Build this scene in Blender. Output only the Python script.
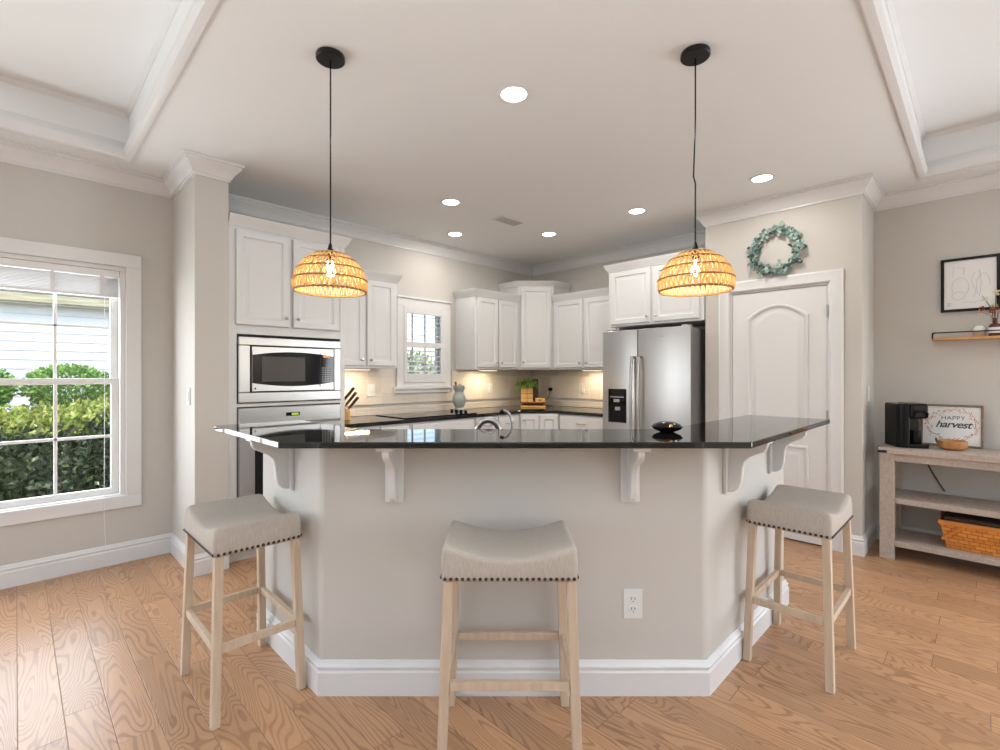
import bpy, bmesh, math, random
from mathutils import Vector, Matrix
for o in list(bpy.data.objects): bpy.data.objects.remove(o)
S = bpy.context.scene
C = S.collection
PI = math.pi
R2 = math.sqrt(0.5)
# ------------------------------------------------------------------ camera
cam = bpy.data.cameras.new('camera'); co = bpy.data.objects.new('camera', cam); C.objects.link(co)
cam.sensor_width = 36; cam.lens = 36*0.485; cam.shift_y = -0.001; cam.clip_start = 0.02
co.location = (0, 0, 1.32); co.rotation_euler = (PI/2, 0, -PI/4)
S.camera = co
# ------------------------------------------------------------------ world, lights, exposure
S.view_settings.view_transform = 'Standard'; S.view_settings.look = 'None'
S.view_settings.exposure = 0.06; S.view_settings.gamma = 1; S.view_settings.use_curve_mapping = False
w = bpy.data.worlds.new('sky'); S.world = w; w.use_nodes = True
nt = w.node_tree; bg = nt.nodes['Background']
sky = nt.nodes.new('ShaderNodeTexSky'); sky.sky_type = 'NISHITA'; sky.sun_disc = False
sky.sun_elevation = math.radians(50); sky.sun_rotation = math.radians(200); sky.air_density = 1.0; sky.dust_density = 2.0
nt.links.new(sky.outputs[0], bg.inputs[0]); bg.inputs[1].default_value = 0.42
sl = bpy.data.lights.new('sun', 'SUN'); so = bpy.data.objects.new('sun', sl); C.objects.link(so)
sl.energy = 2.6; sl.angle = math.radians(2); sl.color = (1, .95, .88)
so.rotation_euler = Vector((-1.1, -0.45, 2.2)).to_track_quat('Z', 'Y').to_euler(); so.location = (-4, 2, 8)
def area(name, loc, aim, sx, sy, power, col=(1, 1, 1), shape='RECTANGLE', spread=PI):
    l = bpy.data.lights.new(name, 'AREA'); l.shape = shape; l.size = sx; l.size_y = sy; l.energy = power; l.color = col; l.spread = spread
    o = bpy.data.objects.new(name, l); C.objects.link(o); o.location = loc
    o.rotation_euler = (Vector(loc)-Vector(aim)).to_track_quat('Z', 'Y').to_euler(); return o
DAY = (0.91, 0.96, 1.0)
area('daylight_patio_window', (1.9, -3.38, 1.25), (1.9, 0, 1.9), 3.6, 2.1, 8, DAY)
area('daylight_side_window', (-3.38, 1.6, 1.3), (0, 1.6, 1.95), 3.4, 2.0, 9, DAY)
area('daylight_right_window', (5.07, -1.95, 1.35), (2.0, -.9, 1.9), 1.9, 1.7, 128, DAY)
area('daylight_left_window', (-1.85, 4.46, 1.3), (-1.0, 1.0, 1.9), 1.7, 1.5, 85, DAY)
area('daylight_dining_window', (-0.05, 4.46, 1.25), (0.3, 0, 1.3), 1.0, 1.4, 32, DAY)
area('added_fill_light', (-.9, -.9, 1.60), (-.9+.25, -.9+.25, 2.74), 0.34, 0.34, 78, (.92, .965, 1.0), shape='DISK', spread=math.radians(150))  # added upward fill to brighten the ceiling; no such lamp is known here
# ------------------------------------------------------------------ helpers
def xy(lat, D): return ((D+lat)*R2, (D-lat)*R2)
class B:
    def __init__(s): s.v = []; s.f = []
    def add(s, vs, fs):
        n = len(s.v); s.v += [tuple(v) for v in vs]; s.f += [tuple(i+n for i in f) for f in fs]; return s
    def box(s, x0, y0, z0, x1, y1, z1):
        x0, x1 = sorted((x0, x1)); y0, y1 = sorted((y0, y1)); z0, z1 = sorted((z0, z1))
        return s.add([(x0,y0,z0),(x1,y0,z0),(x1,y1,z0),(x0,y1,z0),(x0,y0,z1),(x1,y0,z1),(x1,y1,z1),(x0,y1,z1)],
                     [(0,3,2,1),(4,5,6,7),(0,1,5,4),(1,2,6,5),(2,3,7,6),(3,0,4,7)])
    def post(s, t, b, sx, sy):   # square post from top point to bottom point
        vs = []
        for p in (b, t):
            for dx, dy in ((-1,-1),(1,-1),(1,1),(-1,1)): vs.append((p[0]+dx*sx/2, p[1]+dy*sy/2, p[2]))
        return s.add(vs, [(0,3,2,1),(4,5,6,7),(0,1,5,4),(1,2,6,5),(2,3,7,6),(3,0,4,7)])
    def prism(s, poly, z0, z1, f=lambda x, y, z: (x, y, z)):
        n = len(poly)
        vs = [f(x, y, z0) for x, y in poly]+[f(x, y, z1) for x, y in poly]
        return s.add(vs, [tuple(range(n))[::-1], tuple(range(n, 2*n))]+[(i, (i+1) % n, n+(i+1) % n, n+i) for i in range(n)])
    def loft(s, loops, cap0=True, cap1=True, closed=True):
        n = len(loops[0]); vs = [p for l in loops for p in l]; fs = []
        for k in range(len(loops)-1):
            for i in range(n if closed else n-1):
                j = (i+1) % n; fs.append((k*n+i, k*n+j, (k+1)*n+j, (k+1)*n+i))
        if cap0: fs.append(tuple(range(n))[::-1])
        if cap1: fs.append(tuple((len(loops)-1)*n+i for i in range(n)))
        return s.add(vs, fs)
    def lathe(s, prof, n=32, c=(0, 0, 0), M=None, cap=True):
        loops = []
        for r, z in prof:
            l = [Vector((r*math.cos(2*PI*i/n), r*math.sin(2*PI*i/n), z)) for i in range(n)]
            if M: l = [M @ p for p in l]
            loops.append([p+Vector(c) for p in l])
        return s.loft(loops, cap, cap)
    def tube(s, pts, r, n=8, closed=False, flat=None):
        pts = [Vector(p) for p in pts]; loops = []; m = len(pts); up = None
        for i, p in enumerate(pts):
            a = pts[(i-1) % m] if (i > 0 or closed) else p
            b = pts[(i+1) % m] if (i < m-1 or closed) else p
            t = (b-a).normalized()
            if up is None: up = t.orthogonal().normalized()
            up = (up-t*up.dot(t)).normalized(); sd = t.cross(up)
            rr = r[i] if isinstance(r, (list, tuple)) else r
            loops.append([p+(up*math.cos(2*PI*k/n)+sd*math.sin(2*PI*k/n))*rr for k in range(n)])
        if closed: loops.append(loops[0])
        return s.loft(loops, not closed, not closed)
    def ball(s, c, r, n=12, sz=1.0, sx=1, sy=1):
        prof = [(max(1e-4, r*math.sin(PI*k/n)), -r*sz*math.cos(PI*k/n)) for k in range(n+1)]
        loops = [[(c[0]+q*sx*math.cos(2*PI*i/(2*n)), c[1]+q*sy*math.sin(2*PI*i/(2*n)), c[2]+z) for i in range(2*n)] for q, z in prof]
        return s.loft(loops)
    def leaf(s, p, d, up, L, W, bend=0.2):
        p = Vector(p); d = Vector(d).normalized(); sd = d.cross(Vector(up))
        if sd.length < 1e-3: sd = d.orthogonal()
        sd.normalize(); n = sd.cross(d)
        m = p+d*L*.5; t = p+d*L-n*L*bend
        return s.add([p, m+sd*W*.5-n*W*.1, t, m-sd*W*.5-n*W*.1, m], [(0, 1, 4), (1, 2, 4), (2, 3, 4), (3, 0, 4)])
    def disc(s, p, nrm, r, n=7):
        p = Vector(p); nrm = Vector(nrm).normalized(); a = nrm.orthogonal().normalized(); b = nrm.cross(a)
        return s.add([p+(a*math.cos(2*PI*i/n)+b*math.sin(2*PI*i/n)*.85)*r+nrm*(.15*r*math.cos(4*PI*i/n)) for i in range(n)], [tuple(range(n))])
    def build(s, name, mat, parent=None, bevel=0, smooth=False, loc=None, rotz=0, seg=2, fix=True):
        me = bpy.data.meshes.new(name); me.from_pydata(s.v, [], s.f)
        bm = bmesh.new(); bm.from_mesh(me)
        if fix: bmesh.ops.recalc_face_normals(bm, faces=bm.faces)
        bm.to_mesh(me); bm.free()
        if smooth:
            for p in me.polygons: p.use_smooth = True
            if smooth != 'all': me.set_sharp_from_angle(angle=math.radians(38))
        me.materials.append(mat)
        o = bpy.data.objects.new(name, me); C.objects.link(o)
        if parent: o.parent = parent
        if loc: o.location = loc
        o.rotation_euler.z = rotz
        if bevel:
            m = o.modifiers.new('bevel', 'BEVEL'); m.width = bevel; m.segments = seg; m.limit_method = 'ANGLE'; m.angle_limit = math.radians(40)
        return o
def tag(o, label, cat, group=None, kind=None):
    if label: o['label'] = label
    if cat: o['category'] = cat
    if group: o['group'] = group
    if kind: o['kind'] = kind
    return o
def thing(name, label, cat, loc=(0, 0, 0), rotz=0, group=None):
    o = bpy.data.objects.new(name, None); C.objects.link(o); o.empty_display_size = .1
    o.location = loc; o.rotation_euler.z = rotz
    return tag(o, label, cat, group)
def struct(o): o['kind'] = 'structure'; return o
def setting(name, loc=(0, 0, 0), rotz=0):
    o = bpy.data.objects.new(name, None); C.objects.link(o); o.location = loc; o.rotation_euler.z = rotz; return struct(o)
def copy_tree(o, parent=None):
    c = o.copy(); C.objects.link(c)
    if parent: c.parent = parent
    for ch in [q for q in bpy.data.objects if q.parent == o]: copy_tree(ch, c)
    return c
def offset_path(path, d, closed=False):      # d > 0 to the right of travel
    n = len(path); out = []
    def nr(a, b):
        v = Vector((b[0]-a[0], b[1]-a[1])).normalized(); return Vector((v.y, -v.x))
    for i, p in enumerate(path):
        if closed or 0 < i < n-1:
            n1 = nr(path[(i-1) % n], p); n2 = nr(p, path[(i+1) % n])
            m = (n1+n2); m = m/(1+n1.dot(n2))
        elif i == 0: m = nr(p, path[1])
        else: m = nr(path[i-1], p)
        out.append((p[0]+m.x*d, p[1]+m.y*d))
    return out
def sweep(path, prof, closed=False):
    b = B(); n = len(path); m = len(prof)
    offs = [offset_path(path, d, closed) for d, z in prof]
    loops = [[(offs[k][i][0], offs[k][i][1], prof[k][1]) for k in range(m)] for i in range(n)]
    if closed: loops.append(loops[0])
    return b.loft(loops, not closed, not closed)
# ------------------------------------------------------------------ materials
def mat(name, col, rough=.5, metal=0, spec=.5, coat=0, emis=None, es=0, trans=0, noise=None, bump=None, aniso=0):
    m = bpy.data.materials.new(name); m.use_nodes = True; t = m.node_tree; p = t.nodes['Principled BSDF']
    p.inputs['Base Color'].default_value = (*col, 1); p.inputs['Roughness'].default_value = rough
    p.inputs['Metallic'].default_value = metal; p.inputs['Specular IOR Level'].default_value = spec
    p.inputs['Coat Weight'].default_value = coat; p.inputs['Transmission Weight'].default_value = trans
    p.inputs['Anisotropic'].default_value = aniso
    if emis: p.inputs['Emission Color'].default_value = (*emis, 1); p.inputs['Emission Strength'].default_value = es
    tc = t.nodes.new('ShaderNodeTexCoord')
    if noise:        # (scale xyz, second colour, contrast)
        mp = t.nodes.new('ShaderNodeMapping'); mp.inputs['Scale'].default_value = noise[0]; t.links.new(tc.outputs['Object'], mp.inputs[0])
        nz = t.nodes.new('ShaderNodeTexNoise'); nz.inputs['Scale'].default_value = 1; nz.inputs['Detail'].default_value = 4; t.links.new(mp.outputs[0], nz.inputs['Vector'])
        cr = t.nodes.new('ShaderNodeValToRGB'); c = noise[2]
        cr.color_ramp.elements[0].position = .5-c; cr.color_ramp.elements[1].position = .5+c
        cr.color_ramp.elements[0].color = (*col, 1); cr.color_ramp.elements[1].color = (*noise[1], 1)
        t.links.new(nz.outputs[0], cr.inputs[0]); t.links.new(cr.outputs[0], p.inputs['Base Color'])
    if bump:         # (scale, strength)
        nz = t.nodes.new('ShaderNodeTexNoise'); nz.inputs['Scale'].default_value = bump[0]; nz.inputs['Detail'].default_value = 3
        t.links.new(tc.outputs['Object'], nz.inputs['Vector'])
        bp = t.nodes.new('ShaderNodeBump'); bp.inputs['Strength'].default_value = bump[1]; bp.inputs['Distance'].default_value = .002
        t.links.new(nz.outputs[0], bp.inputs['Height']); t.links.new(bp.outputs[0], p.inputs['Normal'])
    return m
M = {}
M['wall'] = mat('wall_paint', (.565, .54, .505), .65, bump=(180, .08))
M['ceil'] = mat('ceiling_paint', (.795, .812, .815), .8, bump=(120, .08))
M['trim'] = mat('white_trim_paint', (.72, .72, .72), .35)
M['cab'] = mat('white_cabinet_paint', (.69, .695, .70), .32, bump=(60, .03))
M['black'] = mat('black_plastic', (.005, .005, .006), .22, spec=.22)
M['matte_black'] = mat('matte_black_metal', (.008, .008, .009), .4, spec=.3)
M['blackglass'] = mat('black_glass', (.004, .004, .005), .06, spec=.3)
M['winglass'] = mat('smoked_glass', (.075, .07, .065), .12, spec=.3)
M['steel'] = mat('brushed_steel', (.46, .45, .445), .3, metal=1, aniso=.5)
M['steel_dark'] = mat('grey_painted_steel', (.34, .34, .35), .35, metal=.4)
M['chrome'] = mat('polished_chrome', (.75, .75, .75), .1, metal=1)
M['granite'] = mat('black_granite', (.004, .0045, .0045), .04, spec=.5, noise=((350, 350, 350), (.014, .014, .013), .08))
M['linen'] = mat('linen_fabric', (.42, .37, .32), .95, spec=.1, noise=((260, 260, 40), (.52, .475, .425), .25), bump=(500, .35))
M['oakpale'] = mat('whitewashed_oak', (.50, .38, .27), .6, noise=((60, 60, 5), (.62, .50, .38), .3), bump=(90, .1))
M['nail'] = mat('bronze_nailhead', (.06, .045, .035), .35, metal=.8)
M['rattan'] = mat('woven_rattan', (.88, .62, .28), .6)
_t = M['rattan'].node_tree; _p = _t.nodes['Principled BSDF']; _o = _t.nodes['Material Output']
_tr = _t.nodes.new('ShaderNodeBsdfTranslucent'); _tr.inputs[0].default_value = (1.0, .80, .42, 1)
_mx = _t.nodes.new('ShaderNodeMixShader'); _mx.inputs[0].default_value = .35
_t.links.new(_p.outputs[0], _mx.inputs[1]); _t.links.new(_tr.outputs[0], _mx.inputs[2]); _t.links.new(_mx.outputs[0], _o.inputs[0])
M['rim'] = mat('rattan_cord', (.36, .17, .045), .6)
M['bulb'] = mat('lit_bulb', (1, .9, .7), .3, emis=(1, .9, .72), es=14)
M['lamp'] = mat('lit_downlight', (1, 1, 1), .3, emis=(1, .97, .92), es=9)
M['puck'] = mat('lit_strip', (1, 1, 1), .3, emis=(1, .85, .6), es=5)
M['grey'] = mat('vent_grey', (.16, .16, .16), .5)
M['leaf_teal'] = mat('eucalyptus_leaf', (.22, .34, .31), .6, noise=((25, 25, 25), (.46, .56, .52), .2))
M['leaf_teal_dark'] = mat('dark_eucalyptus_leaf', (.05, .13, .12), .6, noise=((25, 25, 25), (.14, .24, .21), .2))
M['leaf_green'] = mat('plant_leaf', (.12, .26, .04), .5, noise=((40, 40, 40), (.30, .46, .08), .2))
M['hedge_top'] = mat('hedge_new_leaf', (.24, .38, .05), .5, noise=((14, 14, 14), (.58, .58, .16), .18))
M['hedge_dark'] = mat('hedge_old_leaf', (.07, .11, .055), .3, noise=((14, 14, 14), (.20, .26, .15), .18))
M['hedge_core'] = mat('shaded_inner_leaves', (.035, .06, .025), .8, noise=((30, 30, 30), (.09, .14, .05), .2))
M['boxwood'] = mat('boxwood_leaf', (.12, .28, .06), .5, noise=((12, 12, 12), (.30, .52, .12), .18))
M['tree'] = mat('tree_leaf', (.20, .28, .14), .6, noise=((5, 5, 5), (.45, .48, .30), .2))
M['bark'] = mat('bark', (.13, .09, .06), .9)
M['siding'] = mat('white_vinyl_siding', (.86, .89, .92), .5)
M['soffit'] = mat('old_gutter_metal', (.35, .33, .20), .6, noise=((3, 3, 30), (.62, .60, .42), .2))
M['roof'] = mat('roof_shingle', (.25, .24, .23), .9)
M['grass'] = mat('lawn', (.17, .30, .05), .9, noise=((3, 3, 3), (.36, .48, .12), .2))
M['mulch'] = mat('mulch', (.14, .08, .05), .95, noise=((30, 30, 30), (.25, .15, .1), .2))
M['graywood'] = mat('weathered_wood', (.37, .31, .27), .6, noise=((8, 60, 60), (.50, .42, .36), .25), bump=(60, .15))
M['warmwood'] = mat('light_oak', (.50, .25, .09), .5, noise=((40, 8, 40), (.62, .35, .14), .25))
M['frame_brown'] = mat('brown_wood_frame', (.16, .10, .06), .5, noise=((40, 40, 40), (.24, .16, .10), .2))
M['paper'] = mat('white_print_paper', (.80, .80, .80), .5)
M['ink'] = mat('dark_ink', (.05, .055, .06), .6)
M['inkgrey'] = mat('thin_grey_ink', (.32, .32, .33), .6)
M['rust'] = mat('rust_red_ink', (.55, .20, .15), .6, noise=((60, 60, 60), (.70, .38, .28), .15))
M['amber'] = mat('amber_glass', (.10, .025, .008), .08, coat=.5)
M['flower'] = mat('cream_petal', (.75, .68, .42), .7)
M['redberry'] = mat('red_berry', (.28, .02, .02), .4)
M['candle'] = mat('white_wax', (.80, .78, .74), .6)
M['jute'] = mat('jute_wrap', (.45, .33, .25), .9, bump=(200, .5))
M['ceramic'] = mat('grey_blue_ceramic', (.34, .37, .36), .3, noise=((6, 6, 6), (.50, .50, .46), .2))
M['gold'] = mat('yellow_wood', (.70, .42, .12), .45, noise=((60, 60, 10), (.80, .52, .18), .25))
M['redwood'] = mat('reddish_wood', (.30, .09, .03), .5)
M['knifewood'] = mat('dark_knife_handle', (.07, .035, .025), .4)
M['white'] = mat('white_plastic', (.74, .74, .73), .35)
M['slot'] = mat('slot_black', (.03, .03, .03), .5)
M['display'] = mat('green_display', (.02, .03, .01), .3, emis=(.45, .6, .05), es=.9)
M['orange_led'] = mat('orange_display', (.02, .01, .0), .3, emis=(1, .25, .02), es=1.0)
M['orange'] = mat('orange_spot', (.75, .33, .06), .3)
M['key'] = mat('grey_keys', (.35, .35, .36), .5)
M['blind'] = mat('white_vinyl_blind', (.78, .78, .78), .5)
M['bin'] = mat('dark_basket_lining', (.05, .03, .02), .8)
gl = bpy.data.materials.new('window_glass'); gl.use_nodes = True; t = gl.node_tree
p = t.nodes['Principled BSDF']; tr = t.nodes.new('ShaderNodeBsdfTransparent'); gs = t.nodes.new('ShaderNodeBsdfGlossy'); gs.inputs['Roughness'].default_value = .02
mx = t.nodes.new('ShaderNodeMixShader'); mx.inputs[0].default_value = .012
t.links.new(tr.outputs[0], mx.inputs[1]); t.links.new(gs.outputs[0], mx.inputs[2]); t.links.new(mx.outputs[0], t.nodes['Material Output'].inputs[0])
M['glass'] = gl
# woven basket: weave bump
def weave_mat(name, c1, c2, sx, sz):
    m = mat(name, c1, .55); t = m.node_tree; p = t.nodes['Principled BSDF']
    tc = t.nodes.new('ShaderNodeTexCoord'); mp = t.nodes.new('ShaderNodeMapping'); mp.inputs['Rotation'].default_value = (PI/2, 0, 0)
    t.links.new(tc.outputs['Object'], mp.inputs[0])
    br = t.nodes.new('ShaderNodeTexBrick'); br.inputs['Scale'].default_value = 1; br.inputs['Brick Width'].default_value = sx; br.inputs['Row Height'].default_value = sz
    br.inputs['Mortar Size'].default_value = sz*.08; br.inputs['Mortar Smooth'].default_value = .4
    br.inputs['Color1'].default_value = (*c1, 1); br.inputs['Color2'].default_value = (*c2, 1); br.inputs['Mortar'].default_value = (c1[0]*.55, c1[1]*.45, c1[2]*.4, 1)
    mp2 = t.nodes.new('ShaderNodeVectorMath'); mp2.operation = 'ADD'
    sp = t.nodes.new('ShaderNodeSeparateXYZ'); cb = t.nodes.new('ShaderNodeCombineXYZ'); ad = t.nodes.new('ShaderNodeMath'); ad.operation = 'ADD'
    t.links.new(tc.outputs['Object'], sp.inputs[0]); t.links.new(sp.outputs[0], ad.inputs[0]); t.links.new(sp.outputs[1], ad.inputs[1])
    t.links.new(ad.outputs[0], cb.inputs[0]); t.links.new(sp.outputs[2], cb.inputs[1]); t.links.new(cb.outputs[0], br.inputs['Vector'])
    t.links.new(br.outputs['Color'], p.inputs['Base Color'])
    bp = t.nodes.new('ShaderNodeBump'); bp.invert = True; bp.inputs['Distance'].default_value = .004; t.links.new(br.outputs['Fac'], bp.inputs['Height']); t.links.new(bp.outputs[0], p.inputs['Normal'])
    return m
M['basket'] = weave_mat('split_wood_weave', (.60, .20, .03), (.78, .32, .06), .05, .024)
M['basket_rim'] = mat('orange_split_wood', (.60, .22, .035), .5)
M['bowl_wood'] = mat('brown_turned_wood', (.40, .17, .05), .45, noise=((40, 40, 12), (.52, .25, .08), .2))
# tile backsplash
def tile_mat():
    m = mat('travertine_tile', (.5, .45, .4), .35); t = m.node_tree; p = t.nodes['Principled BSDF']
    tc = t.nodes.new('ShaderNodeTexCoord'); sp = t.nodes.new('ShaderNodeSeparateXYZ'); ad = t.nodes.new('ShaderNodeMath'); ad.operation = 'SUBTRACT'
    cb = t.nodes.new('ShaderNodeCombineXYZ'); t.links.new(tc.outputs['Object'], sp.inputs[0])
    t.links.new(sp.outputs[0], ad.inputs[0]); t.links.new(sp.outputs[1], ad.inputs[1]); t.links.new(ad.outputs[0], cb.inputs[0]); t.links.new(sp.outputs[2], cb.inputs[1])
    br = t.nodes.new('ShaderNodeTexBrick'); br.inputs['Scale'].default_value = 1; br.inputs['Brick Width'].default_value = .152; br.inputs['Row Height'].default_value = .152; br.offset = .0
    br.inputs['Mortar Size'].default_value = .0022; br.inputs['Color1'].default_value = (.64, .575, .50, 1); br.inputs['Color2'].default_value = (.71, .645, .57, 1); br.inputs['Mortar'].default_value = (.76, .71, .64, 1)
    mp = t.nodes.new('ShaderNodeVectorMath'); mp.operation = 'ADD'; mp.inputs[1].default_value = (0, -.072, 0)
    t.links.new(cb.outputs[0], mp.inputs[0]); t.links.new(mp.outputs[0], br.inputs['Vector']); t.links.new(br.outputs['Color'], p.inputs['Base Color'])
    bp = t.nodes.new('ShaderNodeBump'); bp.invert = True; bp.inputs['Distance'].default_value = .002; t.links.new(br.outputs['Fac'], bp.inputs['Height']); t.links.new(bp.outputs[0], p.inputs['Normal'])
    return m
M['tile'] = tile_mat()
# oak plank floor: boards run along +Y, 127 mm wide
def floor_mat():
    m = mat('oak_plank_floor', (.5, .3, .15), .32, spec=.5); t = m.node_tree; p = t.nodes['Principled BSDF']; L = t.links.new
    def N(ty, **k):
        n = t.nodes.new(ty)
        for a, b in k.items(): setattr(n, a, b)
        return n
    def mth(op, a, b=None, c=None):
        n = N('ShaderNodeMath', operation=op)
        for i, v in enumerate((a, b, c)):
            if v is None: continue
            if hasattr(v, 'is_linked'): L(v, n.inputs[i])
            else: n.inputs[i].default_value = v
        return n.outputs[0]
    tc = N('ShaderNodeTexCoord'); sp = N('ShaderNodeSeparateXYZ'); L(tc.outputs['Object'], sp.inputs[0]); X, Y = sp.outputs[0], sp.outputs[1]
    xs = mth('DIVIDE', mth('SUBTRACT', X, .007), .127); row = mth('FLOOR', xs); fx = mth('FRACT', xs)
    wn = N('ShaderNodeTexWhiteNoise', noise_dimensions='1D'); L(row, wn.inputs['W'])
    ys = mth('ADD', mth('DIVIDE', Y, .86), mth('MULTIPLY', wn.outputs[0], 7.3)); col = mth('FLOOR', ys); fy = mth('FRACT', ys)
    cb = N('ShaderNodeCombineXYZ'); L(row, cb.inputs[0]); L(col, cb.inputs[1])
    w2 = N('ShaderNodeTexWhiteNoise', noise_dimensions='2D'); L(cb.outputs[0], w2.inputs['Vector'])
    # grain
    gv = N('ShaderNodeCombineXYZ'); L(mth('MULTIPLY', X, 5.5), gv.inputs[0]); L(mth('MULTIPLY', Y, 1.1), gv.inputs[1]); L(mth('MULTIPLY', w2.outputs[0], 37), gv.inputs[2])
    nz = N('ShaderNodeTexNoise'); nz.inputs['Scale'].default_value = 1; nz.inputs['Detail'].default_value = 1.5; nz.inputs['Roughness'].default_value = .45; nz.inputs['Distortion'].default_value = .5
    L(gv.outputs[0], nz.inputs['Vector'])
    rings = mth('FRACT', mth('MULTIPLY', nz.outputs[0], 32.0))
    tri = mth('ABSOLUTE', mth('SUBTRACT', rings, .5))   # 0..0.5
    r1 = N('ShaderNodeMapRange'); r1.interpolation_type = 'SMOOTHSTEP'; r1.inputs[1].default_value = .0; r1.inputs[2].default_value = .24; L(tri, r1.inputs[0])   # 0 at line
    fine = N('ShaderNodeTexNoise'); fv = N('ShaderNodeCombineXYZ'); L(mth('MULTIPLY', X, 220.0), fv.inputs[0]); L(mth('MULTIPLY', Y, 9.0), fv.inputs[1]); L(fv.outputs[0], fine.inputs['Vector'])
    fine.inputs['Scale'].default_value = 1; fine.inputs['Detail'].default_value = 2
    pn = N('ShaderNodeTexNoise'); pn.inputs['Scale'].default_value = 3.5; L(tc.outputs['Object'], pn.inputs['Vector'])
    g = mth('MAXIMUM', r1.outputs[0], mth('MULTIPLY', pn.outputs[0], .95))
    mixc = N('ShaderNodeMix', data_type='RGBA'); L(g, mixc.inputs[0]); mixc.inputs[6].default_value = (.25, .12, .055, 1); mixc.inputs[7].default_value = (.51, .29, .158, 1)
    tone = N('ShaderNodeMix', data_type='RGBA', blend_type='MULTIPLY'); tone.inputs[0].default_value = 1; L(mixc.outputs[2], tone.inputs[6])
    br = mth('ADD', mth('MULTIPLY', w2.outputs[0], .26), mth('ADD', mth('MULTIPLY', fine.outputs[0], .30), .70))
    cc = N('ShaderNodeCombineColor'); L(br, cc.inputs[0]); L(br, cc.inputs[1]); L(br, cc.inputs[2]); L(cc.outputs[0], tone.inputs[7])
    ex = mth('MINIMUM', mth('MULTIPLY', fx, .127), mth('MULTIPLY', mth('SUBTRACT', 1.0, fx), .127))
    ey = mth('MINIMUM', mth('MULTIPLY', fy, .86), mth('MULTIPLY', mth('SUBTRACT', 1.0, fy), .86))
    e = mth('MINIMUM', ex, ey); gap = N('ShaderNodeMapRange'); gap.inputs[1].default_value = .0004; gap.inputs[2].default_value = .0018; L(e, gap.inputs[0])
    fin = N('ShaderNodeMix', data_type='RGBA'); L(gap.outputs[0], fin.inputs[0]); fin.inputs[6].default_value = (.15, .075, .035, 1); L(tone.outputs[2], fin.inputs[7])
    L(fin.outputs[2], p.inputs['Base Color'])
    bp = N('ShaderNodeBump'); bp.inputs['Distance'].default_value = .0012; bp.inputs['Strength'].default_value = .6
    L(mth('ADD', gap.outputs[0], mth('MULTIPLY', r1.outputs[0], .12)), bp.inputs['Height']); L(bp.outputs[0], p.inputs['Normal'])
    return m
M['floor'] = floor_mat()
# ------------------------------------------------------------------ room shell
YL, XR, ZC, ZT = 4.28, 4.89, 2.74, 3.03
XB, YB = -3.2, -3.2
struct(B().box(XB-.15, YB-.15, -.12, XR+.15, YL+.15, 0).build('floor', M['floor']))
# ceiling: flat kitchen part, L-shaped tray above the living side
cb = B()
TX, TY, TXR, TYL = .53, .32, 4.62, 4.0
tray = [(XB+.3, YB+.3), (TXR, YB+.3), (TXR, TY), (TX, TY), (TX, TYL), (XB+.3, TYL)]
cb.box(TX, TY, ZC, XR+.15, YL+.15, ZC+.1)
cb.box(XB-.15, TYL, ZC, TX, YL+.15, ZC+.1); cb.box(TXR, YB-.15, ZC, XR+.15, TY, ZC+.1)
cb.box(XB-.15, YB-.15, ZC, XB+.3, TYL, ZC+.1); cb.box(XB+.3, YB-.15, ZC, TXR, YB+.3, ZC+.1)
cb.prism(tray, ZT, ZT+.1)
rb = sweep(tray, [(0, ZC+.1), (0, ZT), (.06, ZT+.1), (.06, ZC+.1)], closed=True)
cb.add(rb.v, rb.f)
struct(cb.build('ceiling', M['ceil']))
def wall(name, axis, c0, c1, a0, a1, z1, holes):
    b = B(); holes = sorted(holes); cur = a0
    def bx(p0, p1, q0, q1):
        if p1-p0 < 1e-4 or q1-q0 < 1e-4: return
        if axis == 'x': b.box(p0, c0, q0, p1, c1, q1)
        else: b.box(c0, p0, q0, c1, p1, q1)
    for h0, h1, hz0, hz1 in holes:
        bx(cur, h0, 0, z1); bx(h0, h1, 0, hz0); bx(h0, h1, hz1, z1); cur = h1
    bx(cur, a1, 0, z1)
    return struct(b.build(name, M['wall']))
ZW = ZC
wall('wall_left', 'x', YL, YL+.15, XB, XR+.15, ZW, [(-2.7, -1.0, .45, 2.07), (-.47, .55, .45, 2.07), (2.84, 3.38, 1.22, 2.05)])
wall('wall_right', 'y', XR, XR+.15, YB, YL, ZW, [(-2.9, -1.0, .5, 2.2)])
wall('wall_back', 'x', YB-.15, YB, XB, XR+.15, ZW, [(.1, 3.7, .1, 2.3)])
wall('wall_side', 'y', XB-.15, XB, YB, YL, ZW, [(-.1, 3.3, .3, 2.3)])
wall('wall_wing', 'x', 3.65, YL, .83, 1.03, ZW, [])
b = B(); b.prism([(.632, 0), (.83, 0), (.83, 2.012), (1.55, 2.012), (1.55, 0), (1.76, 0), (1.76, ZW), (.632, ZW)], 4.347, 4.447, lambda u, v, q: (q, u, v))
b.box(4.447, .632, 0, XR, .71, ZW); b.box(4.447, 1.66, 0, XR, 1.76, ZW)
struct(b.build('wall_pantry', M['wall']))
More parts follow.
